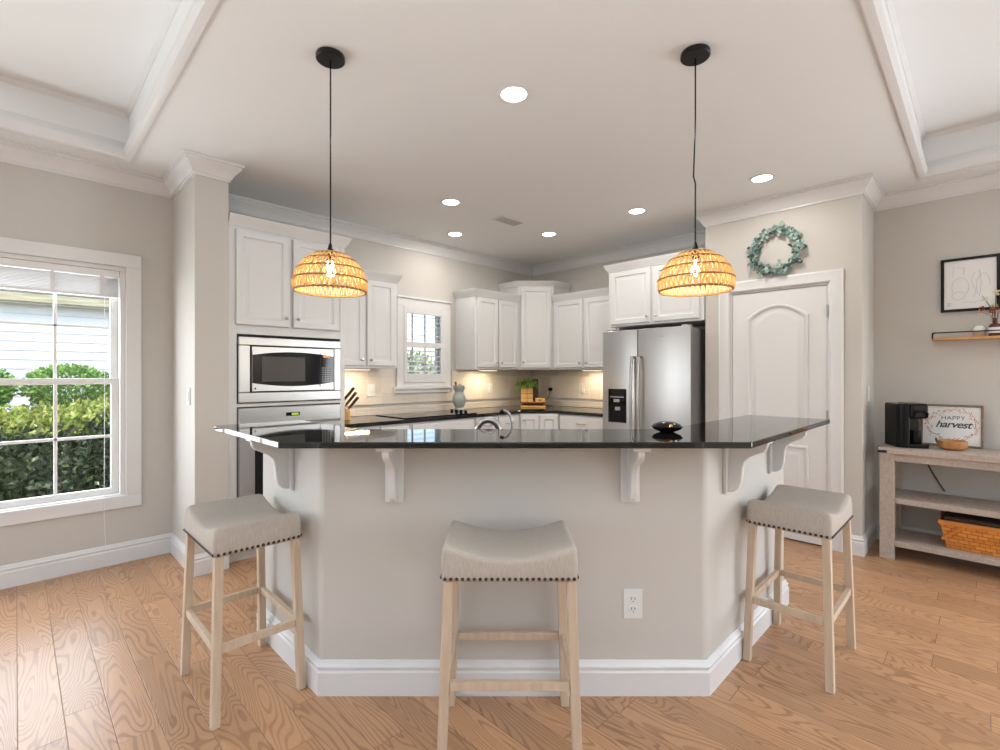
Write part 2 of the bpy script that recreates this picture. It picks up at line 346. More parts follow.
# crown mouldings
zc = ZC-.115
crown = [(0, zc), (.010, zc), (.010, zc+.018), (.018, zc+.018), (.022, zc+.032), (.036, zc+.052), (.056, zc+.076), (.066, zc+.084), (.066, zc+.096), (.078, zc+.099), (.078, ZC), (0, ZC)]
struct(sweep([(XB, YL), (.83, YL), (.83, 3.65), (1.03, 3.65), (1.03, YL), (XR, YL), (XR, 1.76), (4.347, 1.76), (4.347, .632), (XR, .632), (XR, YB)], crown).build('trim_1', M['trim'], smooth=True))
lip = [(-.014, ZC-.002), (-.014, ZC-.016), (.0, ZC-.016), (.02, ZC-.006), (.022, ZC+.012), (.032, ZC+.03), (.03, ZC+.055), (.012, ZC+.085), (.01, ZC+.1), (0, ZC+.1), (0, ZC-.002)]
struct(sweep(tray[::-1], lip, closed=True).build('trim_2', M['trim'], smooth=True))
top = [(0, ZT-.028), (.006, ZT-.028), (.010, ZT-.018), (.02, ZT-.006), (.022, ZT), (0, ZT)]
struct(sweep(tray[::-1], top, closed=True).build('trim_3', M['trim'], smooth=True))
# baseboards
base = [(0, 0), (.018, 0), (.018, .094), (.012, .101), (.012, .106), (.016, .111), (.016, .117), (.008, .126), (.007, .134), (.003, .14), (0, .14)]
def bboard(name, path, parent=None, par=None): 
    o = sweep(path, base).build(name, M['trim'], parent, smooth=True)
    return struct(o) if not parent else o
bboard('baseboard_left', [(XB, YL), (.83, YL), (.83, 3.65), (1.03, 3.65)])
bboard('baseboard_pantry', [(4.347, .740), (4.347, .632), (XR, .632)])
bboard('baseboard_right', [(XR, .614), (XR, YB)])
# ------------------------------------------------------------------ dining window
win = setting('window_1', (.04, YL, 1.26))
def wbox(*a): 
    x0, y0, z0, x1, y1, z1 = a; return (x0-.04, y0-YL, z0-1.26, x1-.04, y1-YL, z1-1.26)
x0, x1 = -.47, .55; gx0, gx1 = -.385, .476
b = B()
for a in ((x0-.09, YL-.02, 2.07, x1+.09, YL, 2.16), (x0-.09, YL-.02, .383, x1+.09, YL, .472), (x0-.09, YL-.02, .472, x0, YL, 2.07), (x1, YL-.02, .472, x1+.09, YL, 2.07)): b.box(*wbox(*a))
b.build('casing', M['trim'], win, bevel=.004)
b = B()
for a in ((x0, YL, .48, x0+.03, YL+.14, 2.04), (x1-.03, YL, .48, x1, YL+.14, 2.04), (x0, YL, .45, x1, YL+.14, .48), (x0, YL, 2.04, x1, YL+.14, 2.07)): b.box(*wbox(*a))
b.build('window_frame', M['trim'], win, bevel=.003)
def sash(name, z0, z1, yy, rail):
    b = B()
    for a in ((x0+.03, yy, z0, gx0, yy+.035, z1), (gx1, yy, z0, x1-.03, yy+.035, z1), (gx0, yy, z0, gx1, yy+.035, z0+rail), (gx0, yy, z1-.04, gx1, yy+.035, z1)): b.box(*wbox(*a))
    for k in (1, 2):
        q = gx0+(gx1-gx0)*k/3; b.box(*wbox(q-.009, yy+.008, z0+rail, q+.009, yy+.028, z1-.04))
    zm = (z0+rail+z1-.04)/2; b.box(*wbox(gx0, yy+.008, zm-.009, gx1, yy+.028, zm+.009))
    s = b.build(name, M['white'], win, bevel=.002)
    B().box(*wbox(gx0, yy+.016, z0+rail, gx1, yy+.020, z1-.04)).build('pane', M['glass'], s)
sash('lower_sash', .48, 1.29, YL+.055, .04); sash('upper_sash', 1.25, 2.04, YL+.095, .04)
bl = B()
bl.box(*wbox(x0+.034, YL+.006, 1.995, x1-.034, YL+.05, 2.038))
for k in range(13): bl.box(*wbox(x0+.036, YL+.008, 1.872+k*.0092, x1-.036, YL+.046, 1.8765+k*.0092))
bl.box(*wbox(x0+.036, YL+.008, 1.852, x1-.036, YL+.048, 1.868))
bo = bl.build('raised_blind', M['blind'], win, bevel=.001)
for q in (-.2, .17, .42): B().box(*wbox(q-.008, YL+.003, 1.85, q+.008, YL+.006, 2.0)).build('ladder_tape', M['blind'], bo)
B().tube([(.395, -.012, .76), (.395, -.012, -.2), (.39, -.026, -.9), (.40, -.03, -1.24)], .0018, 6).build('blind_cord', M['blind'], win)
# ------------------------------------------------------------------ kitchen window with shutters
win = setting('window_2', (3.11, YL, 1.63))
def kb(x0, y0, z0, x1, y1, z1): return (x0-3.11, y0-YL, z0-1.63, x1-3.11, y1-YL, z1-1.63)
b = B()
for a in ((2.77, YL-.022, 2.03, 3.47, YL, 2.11), (2.77, YL-.022, 1.19, 2.85, YL-.0005, 2.03), (3.39, YL-.022, 1.19, 3.47, YL-.0005, 2.03), (2.85, YL-.022, 1.19, 3.39, YL-.0005, 1.23)): b.box(*kb(*a))
b.box(*kb(2.715, YL-.05, 1.16, 3.46, YL-.003, 1.19)); b.box(*kb(2.73, YL-.034, 1.12, 3.445, YL-.003, 1.16)); b.box(*kb(2.76, YL-.035, 2.11, 3.48, YL-.002, 2.13))
b.build('casing', M['trim'], win, bevel=.004)
b = B()
for a in ((2.85, YL-.03, 1.23, 2.89, YL-.002, 2.03), (3.33, YL-.03, 1.23, 3.39, YL-.002, 2.03), (2.89, YL-.03, 1.23, 3.33, YL-.002, 1.32), (2.89, YL-.03, 1.955, 3.33, YL-.002, 2.03), (2.89, YL-.0295, 1.60, 3.33, YL-.002, 1.66)): b.box(*kb(*a))
b.build('shutter_frame', M['trim'], win, bevel=.003)
def louver(zz):
    b = B(); n = 12; a = math.radians(14); pts = []
    for i in range(n):
        th = 2*PI*i/n; u, v = .03*math.cos(th), .004*math.sin(th)
        pts.append((u*math.cos(a)-v*math.sin(a), u*math.sin(a)+v*math.cos(a)))
    return b.loft([[(xx, p[0]+.012, zz-1.63+p[1]) for p in pts] for xx in (2.892-3.11, 3.328-3.11)])
for k in range(5): louver(1.35+k*.054).build('louver', M['trim'], win, smooth=True)
for k in range(6): louver(1.685+k*.049).build('louver', M['trim'], win, smooth=True)
B().box(*kb(3.108, YL-.026, 1.33, 3.114, YL-.02, 1.59)).build('tilt_rod', M['trim'], win)
b = B()
for a in ((2.84, YL+.06, 1.22, 2.875, YL+.11, 2.05), (3.345, YL+.06, 1.22, 3.38, YL+.11, 2.05), (2.875, YL+.06, 1.22, 3.345, YL+.11, 1.26), (2.875, YL+.06, 2.01, 3.345, YL+.11, 2.05), (2.875, YL+.06, 1.61, 3.345, YL+.11, 1.65), (3.02, YL+.075, 1.26, 3.035, YL+.095, 2.01), (3.185, YL+.075, 1.26, 3.2, YL+.095, 2.01)): b.box(*kb(*a))
b.build('sash', M['white'], win, bevel=.003)
B().box(*kb(2.875, YL+.083, 1.26, 3.345, YL+.087, 2.01)).build('pane', M['glass'], win)
# windows behind the camera (frames and mullions only; the panes are the daylight sources)
win = setting('window_3', (1.9, YB, 1.2)); b = B()
for a in (-1.8, -.9, -.03, .84, 1.74): b.box(a, -.12, -1.1, a+.06, -.04, 1.1)
b.box(-1.8, -.12, -1.1, 1.8, -.04, -1.02); b.box(-1.8, -.12, 1.02, 1.8, -.04, 1.1); b.build('window_frame', M['trim'], win)
B().box(-1.8, -.09, -1.02, 1.8, -.085, 1.02).build('pane', M['glass'], win)
win = setting('window_4', (XB, 1.6, 1.3)); b = B()
for a in (-1.7, -.87, -.03, .81, 1.64): b.box(-.12, a, -1.0, -.04, a+.06, 1.0)
b.box(-.12, -1.7, -1.0, -.04, 1.7, -.92); b.box(-.12, -1.7, .92, -.04, 1.7, 1.0); b.build('window_frame', M['trim'], win)
B().box(-.09, -1.7, -.92, -.085, 1.7, .92).build('pane', M['glass'], win)
win = setting('window_5', (XR, -1.95, 1.35)); b = B()
for a in (-.95, -.03, .89): b.box(.04, a, -.77, .12, a+.06, .77)
b.box(.04, -.95, -.85, .12, .95, -.77); b.box(.04, -.95, .77, .12, .95, .85); b.build('window_frame', M['trim'], win)
B().box(.085, -.95, -.77, .09, .95, .77).build('pane', M['glass'], win)
win = setting('window_6', (-1.85, YL, 1.26)); b = B()
for a in (-.85, -.03, .79): b.box(a, .04, -.75, a+.06, .12, .75)
b.box(-.85, .04, -.81, .85, .12, -.75); b.box(-.85, .04, .75, .85, .12, .81); b.build('window_frame', M['trim'], win)
B().box(-.85, .085, -.75, .85, .09, .75).build('pane', M['glass'], win)
# ------------------------------------------------------------------ pantry door
dr = setting('door_1', (4.347, 1.19, 0), -PI/2)      # local x runs to the viewer's right, local -y into the room
b = B()
cas = [(0, .0), (.012, .0), (.020, .012), (.014, .03), (.018, .06), (.022, .078), (.016, .09), (0, .09)]
def casing_loop(path, inward):
    return path
offs = {}
loops = []
def offp(d): return [(-.36-d, 0), (-.36-d, 2.012+d), (.36+d, 2.012+d), (.36+d, 0)]
loops = []
for i in range(4): loops.append([(offp(w_)[i][0], -t_, offp(w_)[i][1]) for t_, w_ in cas])
b.loft(loops); b.build('casing', M['trim'], dr, smooth=True)
b = B(); b.box(-.358, .0, 0, -.345, .1, 1.998); b.box(.345, .0, 0, .358, .1, 1.998); b.box(-.358, .0, 1.998, .358, .1, 2.010); b.build('jamb', M['trim'], dr)
slab = B().box(-.342, .006, .012, .342, .04, 1.995).build('door_slab', M['trim'], dr, bevel=.002)
def arch(x0, x1, z0, z1, rise, d, n=14):
    x0 += d; x1 -= d; z0 += d; z1 -= d; pts = [(x0, z0), (x1, z0)]
    for i in range(n+1):
        u = i/n; pts.append((x1+(x0-x1)*u, z1-rise+rise*(1-(2*u-1)**2)))
    return pts
def molding(x0, x1, z0, z1, rise):
    b = B(); loops = []
    for d, y in ((0, .0062), (.005, -.009), (.012, -.011), (.018, -.009), (.03, .0045), (.05, .005), (.066, -.004), (.08, -.004)):
        loops.append([(px_, y, pz_) for px_, pz_ in arch(x0, x1, z0, z1, rise, d)])
    return b.loft(loops)
molding(-.225, .225, .87, 1.885, .10).build('arched_panel', M['trim'], slab, smooth=True)
molding(-.225, .225, .16, .76, .0001).build('lower_panel', M['trim'], slab, smooth=True)
for zz in (.25, 1.0, 1.80): B().box(.340, -.012, zz-.045, .352, .004, zz+.045).build('hinge', M['steel'], dr, bevel=.002)
kn = B().lathe([(.001, .0), (.025, .0), (.025, .006), (.01, .01), (.01, .03), (.026, .04), (.028, .055), (.018, .066), (.001, .068)], 20, (-.29, .006, .93), Matrix.Rotation(PI/2, 4, 'X')).build('door_knob', M['steel'], dr, smooth=True)
# ------------------------------------------------------------------ exterior
tag(B().box(-9, 4.5, -.25, 9, 16, -.22).build('lawn', M['grass']), 'green lawn outside the dining window', 'lawn', kind='structure')
tag(B().box(-3, 6.6, -.22, 9, 9.9, -.19).build('mulch_bed', M['mulch']), 'brown mulch bed in front of the white siding', 'mulch bed', kind='structure')
nh = thing('neighbour_house', 'white lap-sided house seen through the dining window', 'house', (-1, 10, -.22))
sb = B()
for k in range(21):
    z0 = k*.135; sb.prism([(0, z0), (-.022, z0), (-.004, z0+.135), (0, z0+.135)], -8, 3.9, lambda u, v, q: (q, u, v))
sb.box(-8, 0, 0, 3.9, .2, 2.84); sb.build('siding_wall', M['siding'], nh)
B().box(-8, -.20, 2.57, 3.9, -.03, 2.60).build('soffit', M['siding'], nh)
B().box(-8, -.30, 2.585, 3.9, -.20, 2.70).build('gutter', M['soffit'], nh)
B().prism([(-.29, 2.71), (3, 4.2), (3, 4.3), (-.29, 2.77)], -8, 3.9, lambda u, v, q: (q, u, v)).build('roof', M['roof'], nh)
B().box(3.78, -.035, 0, 3.92, .1, 2.66).build('corner_board', M['siding'], nh)
rnd = random.Random(5)
def rdir(): 
    v = Vector((rnd.gauss(0, 1), rnd.gauss(0, 1), rnd.gauss(0, 1))); return v.normalized()
def leafy(b, c, r, n, L, W, up=0):
    for _ in range(n):
        d = rdir(); rr = rnd.uniform(.72, 1.03); p = Vector(c)+Vector((d.x*r[0], d.y*r[1], d.z*r[2]))*rr
        e = (d+rdir()*.7+Vector((0, 0, up))).normalized(); s = rnd.uniform(.7, 1.25); b.leaf(p, e, rdir(), L*s, W*s)
hd = thing('hedge', 'dense waist-high hedge with yellow-green tips close outside the dining window', 'hedge', (-.2, 5.75, -.22))
b = B(); tp = B()
def HT(x): return 1.10+.12*max(-1, min(1, (x+.1)*1.2))+.03*math.sin(x*7+1)
for _ in range(14000):
    x = rnd.uniform(-1.9, 1.55); y = rnd.uniform(-.5, .5); h = HT(x)-.05
    sface = rnd.random()
    if sface < .62: y = -.5+rnd.gauss(0, .05); z = rnd.uniform(0.02, h-.05)
    else: z = h-.08+rnd.gauss(0, .04)
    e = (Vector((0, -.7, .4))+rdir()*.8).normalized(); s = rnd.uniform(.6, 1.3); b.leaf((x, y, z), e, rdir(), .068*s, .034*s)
for _ in range(5200):
    x = rnd.uniform(-1.9, 1.55); y = rnd.uniform(-.56, .5); h = HT(x)
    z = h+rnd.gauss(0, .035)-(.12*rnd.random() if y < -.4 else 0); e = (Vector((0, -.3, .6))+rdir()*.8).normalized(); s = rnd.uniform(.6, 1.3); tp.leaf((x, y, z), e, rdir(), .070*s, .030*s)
for _ in range(260):
    x = rnd.uniform(-1.9, 1.55); tp.leaf((x, -.52, rnd.uniform(.0, 1.0)), rdir(), rdir(), .07, .035)
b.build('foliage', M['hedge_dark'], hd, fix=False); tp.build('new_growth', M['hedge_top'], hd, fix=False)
st = B()
for k in range(26):
    x = -1.8+k*.13; y = rnd.uniform(-.3, .3); st.tube([(x, y, 0), (x+rnd.uniform(-.1, .1), y, .5), (x+rnd.uniform(-.2, .2), y-.1, 1.0)], [.012, .009, .005], 5)
st.build('stems', M['bark'], hd)
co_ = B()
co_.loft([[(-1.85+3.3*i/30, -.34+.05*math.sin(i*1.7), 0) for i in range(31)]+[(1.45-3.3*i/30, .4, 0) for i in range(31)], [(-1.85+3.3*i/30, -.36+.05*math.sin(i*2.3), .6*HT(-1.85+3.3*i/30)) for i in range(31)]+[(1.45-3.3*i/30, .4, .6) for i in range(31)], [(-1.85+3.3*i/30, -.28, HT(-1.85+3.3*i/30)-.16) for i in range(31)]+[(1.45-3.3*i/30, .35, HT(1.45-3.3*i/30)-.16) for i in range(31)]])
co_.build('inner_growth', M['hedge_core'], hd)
for i, (lx, ly, r, lab) in enumerate([(.50, 8.3, .43, 'flat-topped round shrub on thin stems nearer the window corner'), (-.42, 8.1, .43, 'round green shrub at the far left edge of the dining window')]):
    sh = thing('shrub', lab+', against the white siding', 'shrub', (lx, ly, -.2), 0, 'shrubs before the white siding')
    b = B(); leafy(b, (0, 0, 1.36), (r*1.0, r*.9, .26), 3400, .05, .032, .2); leafy(b, (0, 0, 1.12), (r*.85, r*.75, .32), 900, .05, .03); b.build('foliage', M['boxwood'], sh, fix=False)
    b = B()
    for k in range(9):
        a = 2*PI*k/9+.3; b.tube([(0.03*math.cos(a), .03*math.sin(a), 0), (.12*math.cos(a), .12*math.sin(a), .45), (.34*math.cos(a), .3*math.sin(a), 1.3)], [.018, .013, .006], 6)
    b.build('branches', M['bark'], sh, smooth=True)
for i, (lx, ly, r, zz, lab) in enumerate([(5.1, 8.2, 1.0, .85, 'grey-green bushy tree seen low through the kitchen shutters'), (7.4, 11.0, 1.4, 1.1, 'paler tree farther back behind the kitchen shutters')]):
    tr_ = thing('tree', lab, 'tree', (lx, ly, -.22), 0)
    b = B(); leafy(b, (0, 0, zz+.1), (r, r, zz*.8), 2200, .13, .07); b.build('foliage', M['tree'], tr_, fix=False)
    B().tube([(0, 0, 0), (.05, 0, zz*.6), (0, 0, zz*1.2)], [.08, .06, .03], 8).build('trunk', M['bark'], tr_, smooth=True)
# ------------------------------------------------------------------ cabinet builders (local: x to the right, -y to the room)
def rect_loft(x0, x1, z0, z1, prof, yb=0):
    b = B(); loops = []
    for d, y in prof: loops.append([(x0+d, y, z0+d), (x1-d, y, z0+d), (x1-d, y, z1-d), (x0+d, y, z1-d)])
    return b.loft(loops)
DOOR = [(0, -.001), (0, -.017), (.004, -.021), (.046, -.021), (.052, -.013), (.056, -.0115), (.070, -.0115), (.085, -.016), (.09, -.016)]
FLAT = [(0, -.001), (0, -.017), (.004, -.021), (.02, -.021)]
def knob(parent, x, z, y=-.021):
    return B().lathe([(.001, 0), (.007, 0), (.005, .006), (.005, .012), (.012, .018), (.013, .024), (.008, .029), (.001, .03)], 14, (x, y, z), Matrix.Rotation(PI/2, 4, 'X')).build('knob', M['steel'], parent, smooth=True)
def door(parent, x0, x1, z0, z1, kx=None, kz=None, name='door'):
    d = rect_loft(x0, x1, z0, z1, DOOR).build(name, M['cab'], parent, smooth=True)
    if kx is not None: knob(d, kx, kz)
    return d
def drawer(parent, x0, x1, z0, z1, pull=True):
    d = rect_loft(x0, x1, z0, z1, FLAT if z1-z0 < .2 else DOOR).build('drawer', M['cab'], parent, smooth=True)
    xc, zc_ = (x0+x1)/2, (z0+z1)/2
    if pull:
        B().tube([(xc-.05, -.02, zc_), (xc-.05, -.042, zc_-.002), (xc-.02, -.05, zc_-.004), (xc+.02, -.05, zc_-.004), (xc+.05, -.042, zc_-.002), (xc+.05, -.02, zc_)], .0055, 8).build('handle', M['steel'], d, smooth=True)
    return d
def cab_crown(parent, path, z0, z1):
    pr = [(0, z0), (.008, z0), (.010, z0+.012), (.022, z0+.026), (.034, z1-.018), (.038, z1-.012), (.042, z1), (0, z1)]
    return sweep(path, pr).build('crown', M['cab'], parent, smooth=True)
G = 'white wall cabinets'
# oven tower  (front plane y = 3.67)
tw = thing('oven_cabinet', 'tall white cabinet beside the wing wall housing microwave and oven', 'cabinet', (1.034, 3.67, 0))
W_, D_ = .856, .605
b = B(); b.box(0, 0, .1, .055, D_, 2.36); b.box(W_-.04, 0, .1, W_, D_, 2.36); b.box(.055, 0, 2.33, W_-.04, D_, 2.36); b.box(.055, 0, 1.60, W_-.04, D_, 1.66)
b.box(.055, 0, 1.088, W_-.04, D_, 1.112); b.box(.055, 0, .245, W_-.04, D_, .28); b.box(.055, 0, .1, W_-.04, D_, .12); b.box(.055, D_-.01, .12, W_-.04, D_, 2.33); b.box(.02, .06, 0, W_-.02, D_, .1)
b.box(.055, .004, 1.66, W_-.04, .02, 2.33)
b.build('body', M['cab'], tw, bevel=.002)
door(tw, .045, .408, 1.665, 2.325, .378, 1.73); door(tw, .437, .80, 1.665, 2.325, .467, 1.73)
drawer(tw, .05, .80, .125, .24)
cab_crown(tw, [(.001, 0), (W_, 0), (W_, D_)], 2.345, 2.42)
# microwave
mw = thing('microwave', 'built-in stainless microwave above the wall oven', 'microwave', (1.093, 3.668, 1.118))
w_, h_ = .752, .463
b = B()
for a in ((0, -.022, 0, w_, -.002, .072), (0, -.022, h_-.06, w_, -.002, h_), (0, -.022, .072, .075, -.002, h_-.06), (w_-.058, -.022, .072, w_, -.002, h_-.06)): b.box(*a)
b.build('trim_frame', M['steel'], mw, bevel=.006, seg=3)
B().box(.07, .0, .0, w_-.07, .42, h_-.04).build('housing', M['steel_dark'], mw)
mx0, mx1, mz0, mz1 = .083, w_-.064, .078, h_-.066
B().box(mx0-.009, -.024, mz0-.004, mx1+.009, -.0215, mz1+.004).build('surround', M['black'], mw)
d_ = B().box(mx0, -.03, mz0, mx1, -.002, mz1).build('door', M['steel'], mw, bevel=.003)
def lens(x0, x1, z0, z1, bulge, y0, y1, n=16):
    pts = [(x0+(x1-x0)*i/n, z0-bulge*(1-(2*i/n-1)**2)) for i in range(n+1)]+[(x1-(x1-x0)*i/n, z1+bulge*(1-(2*i/n-1)**2)) for i in range(n+1)]
    return B().prism(pts, y0, y1, lambda u, v, q: (u, q, v))
lens(mx0+.003, mx1-.003, mz0+.060, mz1-.060, .026, -.034, -.0305).build('door_glass', M['blackglass'], d_)
B().box(mx0+.065, -.0355, mz0+.07, mx0+.375, -.0345, mz1-.07).build('window', M['winglass'], d_, bevel=.0004)
B().box(mx1-.115, -.0375, mz0+.03, mx1-.112, -.0342, mz1-.03).build('panel_seam', M['black'], d_)
kp = B()
for r_ in range(7):
    for c_ in range(4): kp.box(mx1-.098+c_*.021, -.0355, mz0+.065+r_*.017, mx1-.086+c_*.021, -.0345, mz0+.073+r_*.017)
kp.build('keypad', M['key'], d_); B().box(mx1-.09, -.0355, mz1-.068, mx1-.035, -.0345, mz1-.052).build('display', M['orange_led'], d_)
B().lathe([(.001, 0), (.006, 0), (.006, .001), (.001, .001)], 14, (mx0+.022, -.030, mz0+.022), Matrix.Rotation(PI/2, 4, 'X')).build('badge', M['black'], d_)
B().box(mx1-.11, -.034, mz0+.006, mx1-.02, -.030, mz0+.036).build('open_button', M['steel'], d_, bevel=.001)
# wall oven
ov = thing('wall_oven', 'stainless wall oven below the built-in microwave', 'oven', (1.094, 3.668, .285))
B().box(.0, 0, .0, .745, .5, .795).build('housing', M['steel_dark'], ov)
cp = B().box(-.001, -.024, .675, .750, -.002, .797).build('control_panel', M['steel'], ov, bevel=.008, seg=3)
B().box(.32, -.0255, .725, .42, -.024, .752).build('display', M['blackglass'], cp); B().box(.36, -.0265, .73, .41, -.0255, .747).build('clock', M['display'], cp)
od = B().box(-.001, -.035, .05, .750, -.002, .665).build('door', M['steel'], ov, bevel=.006)
lens(.10, .635, .17, .50, .02, -.037, -.0355).build('door_glass', M['blackglass'], od)
B().tube([(.06, -.036, .605), (.065, -.075, .605), (.10, -.082, .605), (.635, -.082, .605), (.67, -.075, .605), (.675, -.036, .605)], .012, 12).build('handle', M['steel'], od, smooth=True)
B().box(0, -.02, 0, .735, -.002, .042).build('vent_strip', M['steel'], ov, bevel=.003)
# wall cabinets
def wall_cab(name, label, loc, rot, w_, d_, z0, z1, doors, crown_path, ctop):
    t = thing(name, label, 'cabinet', (loc[0], loc[1], z0), rot, G); h = z1-z0
    b = B(); b.box(0, 0, 0, w_, d_, h); b.build('body', M['cab'], t, bevel=.002)
    for x0, x1, kx in doors: door(t, x0, x1, .022, h-.02, kx, .075)
    if crown_path: cab_crown(t, crown_path, h-.01, ctop-z0)
    return t
wall_cab('wall_cabinet', 'white two-door wall cabinet between oven tower and kitchen window', (1.893, 3.95), 0, .672, .328, 1.372, 2.19,
         [(.03, .322, .292), (.350, .642, .380)], [(.0, 0), (.672, 0), (.672, .328)], 2.255)
wall_cab('wall_cabinet', 'white two-door wall cabinet just right of the kitchen window', (3.558, 3.95), 0, .70, .328, 1.372, 2.19,
         [(.03, .338, .308), (.362, .67, .392)], [(0, .328), (0, 0), (.70, 0)], 2.255)
wall_cab('wall_cabinet', 'white two-door wall cabinet between corner cabinet and refrigerator', (4.56, 3.655), -PI/2, .895, .328, 1.372, 2.19,
         [(.03, .432, .402), (.462, .865, .492)], [(.0, 0), (.895, 0)], 2.255)
wall_cab('wall_cabinet', 'deep white two-door cabinet above the refrigerator', (4.33, 2.742), -PI/2, .975, .55, 1.80, 2.37,
         [(.035, .47, .44), (.505, .94, .535)], [(0, .55), (0, 0), (.975, 0)], 2.435)
cc_ = thing('wall_cabinet', 'taller white single-door diagonal cabinet in the kitchen corner', 'cabinet', (4.28, 3.95, 1.372), -PI/4, G)
def loc_diag(x, y): 
    v = Vector((x-4.28, y-3.95)); return (v.x*R2-v.y*R2, v.x*R2+v.y*R2)
poly = [loc_diag(*p_) for p_ in ((4.27, 3.965), (4.27, 4.275), (4.885, 4.275), (4.885, 3.665), (4.575, 3.665))]
wd = loc_diag(4.575, 3.665)[0]
b = B(); b.prism(poly[::-1], 0, 1.01); b.build('body', M['cab'], cc_, bevel=.002)
d0 = poly[0]; d1 = poly[4]
yy = d0[1]
fr = rect_loft(d0[0]+.035, d1[0]-.035, .022, .985, [(a_, y_+yy) for a_, y_ in DOOR]).build('door', M['cab'], cc_, smooth=True); knob(fr, d0[0]+.065, .09, yy-.021)
cab_crown(cc_, [poly[1], poly[0], poly[4], poly[3]], 1.0, 1.06)
# refrigerator (front plane x = 4.17)
rf = thing('refrigerator', 'stainless side-by-side refrigerator with door dispenser beside the pantry door', 'refrigerator', (4.17, 2.722, 0), -PI/2)
B().box(.006, .075, .03, .894, .70, 1.735).build('body', M['steel_dark'], rf, bevel=.006)
def fdoor(x0, x1):
    b = B(); n = 10; pts = []
    for i in range(n+1):
        u = i/n; x = x0+(x1-x0)*u; pts.append((x, .012*(2*u-1)**2 if True else 0))
    pts += [(x1, .068), (x0, .068)]
    return b.prism(pts, .05, 1.745).build('door', M['steel'], rf, bevel=.006, seg=3, smooth=True)
dl = fdoor(0, .385); dR = fdoor(.391, .90)
for d_, hx in ((dl, .352), (dR, .425)):
    b = B(); pts = []
    for i in range(15):
        u = i/14; zz = .62+.86*u; pts.append((hx, -.022-.03*math.sin(PI*u)**.5 if 0 < u < 1 else .004, zz))
    pts = [(hx, .006, .62)]+[(hx, -.035-.022*math.sin(PI*i/14), .62+.86*i/14) for i in range(15)]+[(hx, .006, 1.48)]
    b.tube(pts, .0135, 10).build('handle', M['steel'], d_, smooth=True)
dp = B().box(.075, -.004, .845, .275, .012, 1.175).build('dispenser', M['blackglass'], dl, bevel=.004)
B().box(.10, -.007, .86, .25, -.0042, 1.03).build('recess', M['black'], dp); B().box(.14, -.012, 1.045, .205, -.005, 1.075).build('button_plate', M['key'], dp, bevel=.002)
B().box(.16, -.018, .965, .215, -.007, 1.0).build('ice_chute', M['key'], dp, bevel=.004); B().box(.10, -.006, 1.09, .25, -.0045, 1.10).build('label_line', M['key'], dp)
B().box(.0, .03, .0, .90, .06, .048).build('toe_grille', M['matte_black'], rf)
B().box(.62, -.0, 1.66, .66, .004, 1.668).build('badge', M['chrome'], dR)
for hx in (.06, .84): B().box(hx-.03, .03, 1.746, hx+.03, .12, 1.762).build('hinge_cover', M['steel_dark'], rf, bevel=.003)
# base cabinets
def base_cab(label, loc, rot, w_, d_, units, group='white base cabinets'):
    t = thing('base_cabinet', label, 'cabinet', (loc[0], loc[1], 0), rot, group)
    b = B(); b.box(0, 0, .1, w_, d_, .879); b.box(0, .06, 0, w_, d_, .1); b.build('body', M['cab'], t, bevel=.002)
    for kind, x0, x1 in units:
        if kind == 'dd': drawer(t, x0, x1, .715, .865); door(t, x0, x1, .115, .70, x1-.03, .64)
        elif kind == '3d': drawer(t, x0, x1, .715, .865); drawer(t, x0, x1, .42, .70); drawer(t, x0, x1, .115, .405)
    return t
base_cab('white base cabinet beside the oven tower', (1.895, 3.665), 0, .62, .61, [('dd', .02, .30), ('dd', .315, .60)])
base_cab('white base cabinet under the glass cooktop', (2.52, 3.665), 0, .77, .61, [('3d', .015, .755)])
base_cab('white base cabinet between cooktop and kitchen corner', (3.295, 3.665), 0, .66, .61, [('dd', .015, .32), ('dd', .335, .645)])
base_cab('white base cabinet between corner and refrigerator', (4.275, 3.34), -PI/2, .605, .61, [('3d', .015, .59)])
t = thing('base_cabinet', 'white diagonal corner base cabinet under the plant', 'cabinet', (3.965, 3.665, 0), -PI/4, 'white base cabinets')
def ld(x, y):
    v = Vector((x-3.965, y-3.665)); return ((v.x-v.y)*R2, (v.x+v.y)*R2)
poly = [ld(*p_) for p_ in ((3.96, 3.665), (3.96, 4.275), (4.885, 4.275), (4.885, 3.345), (4.275, 3.345))]
B().prism(poly[::-1], .1, .879).build('body', M['cab'], t, bevel=.002)
wd = ld(4.275, 3.345)[0]; y5 = .0
fl = [(a_, y_-.004) for a_, y_ in DOOR]
a1 = rect_loft(.015, wd/2-.006, .115, .865, fl).build('door', M['cab'], t, smooth=True); knob(a1, .05, .81, -.025)
a2 = rect_loft(wd/2+.006, wd-.015, .115, .865, fl).build('door', M['cab'], t, smooth=True)
# perimeter countertop
ct = thing('kitchen_countertop', 'black granite countertop along the back kitchen walls', 'countertop', (3.4, 4.0, .879))
poly = [(1.895, 4.278), (1.895, 3.64), (3.975, 3.64), (4.25, 3.365), (4.25, 2.732), (4.888, 2.732), (4.888, 4.278)]
B().prism([(x-3.4, y-4.0) for x, y in poly][::1], .001, .035).build('slab', M['granite'], ct, bevel=.004)
b = sweep([(1.895, 4.278), (4.888, 4.278), (4.888, 2.732)], [(0, .036), (.02, .036), (.02, .105), (0, .105)]); b.v = [(x-3.4, y-4.0, z) for x, y, z in b.v]
b.build('upstand', M['tile'], ct, bevel=.002)
# tiles on both walls (structure)
b = B(); b.box(1.893, 4.262, 1.02, 2.74, 4.2795, 1.372); b.box(2.74, 4.262, 1.02, 3.50, 4.2795, 1.117); b.box(3.50, 4.262, 1.02, 4.87, 4.2795, 1.372)
b.box(4.872, 2.73, 1.02, 4.8895, 4.262, 1.372); struct(b.build('trim_4', M['tile']))
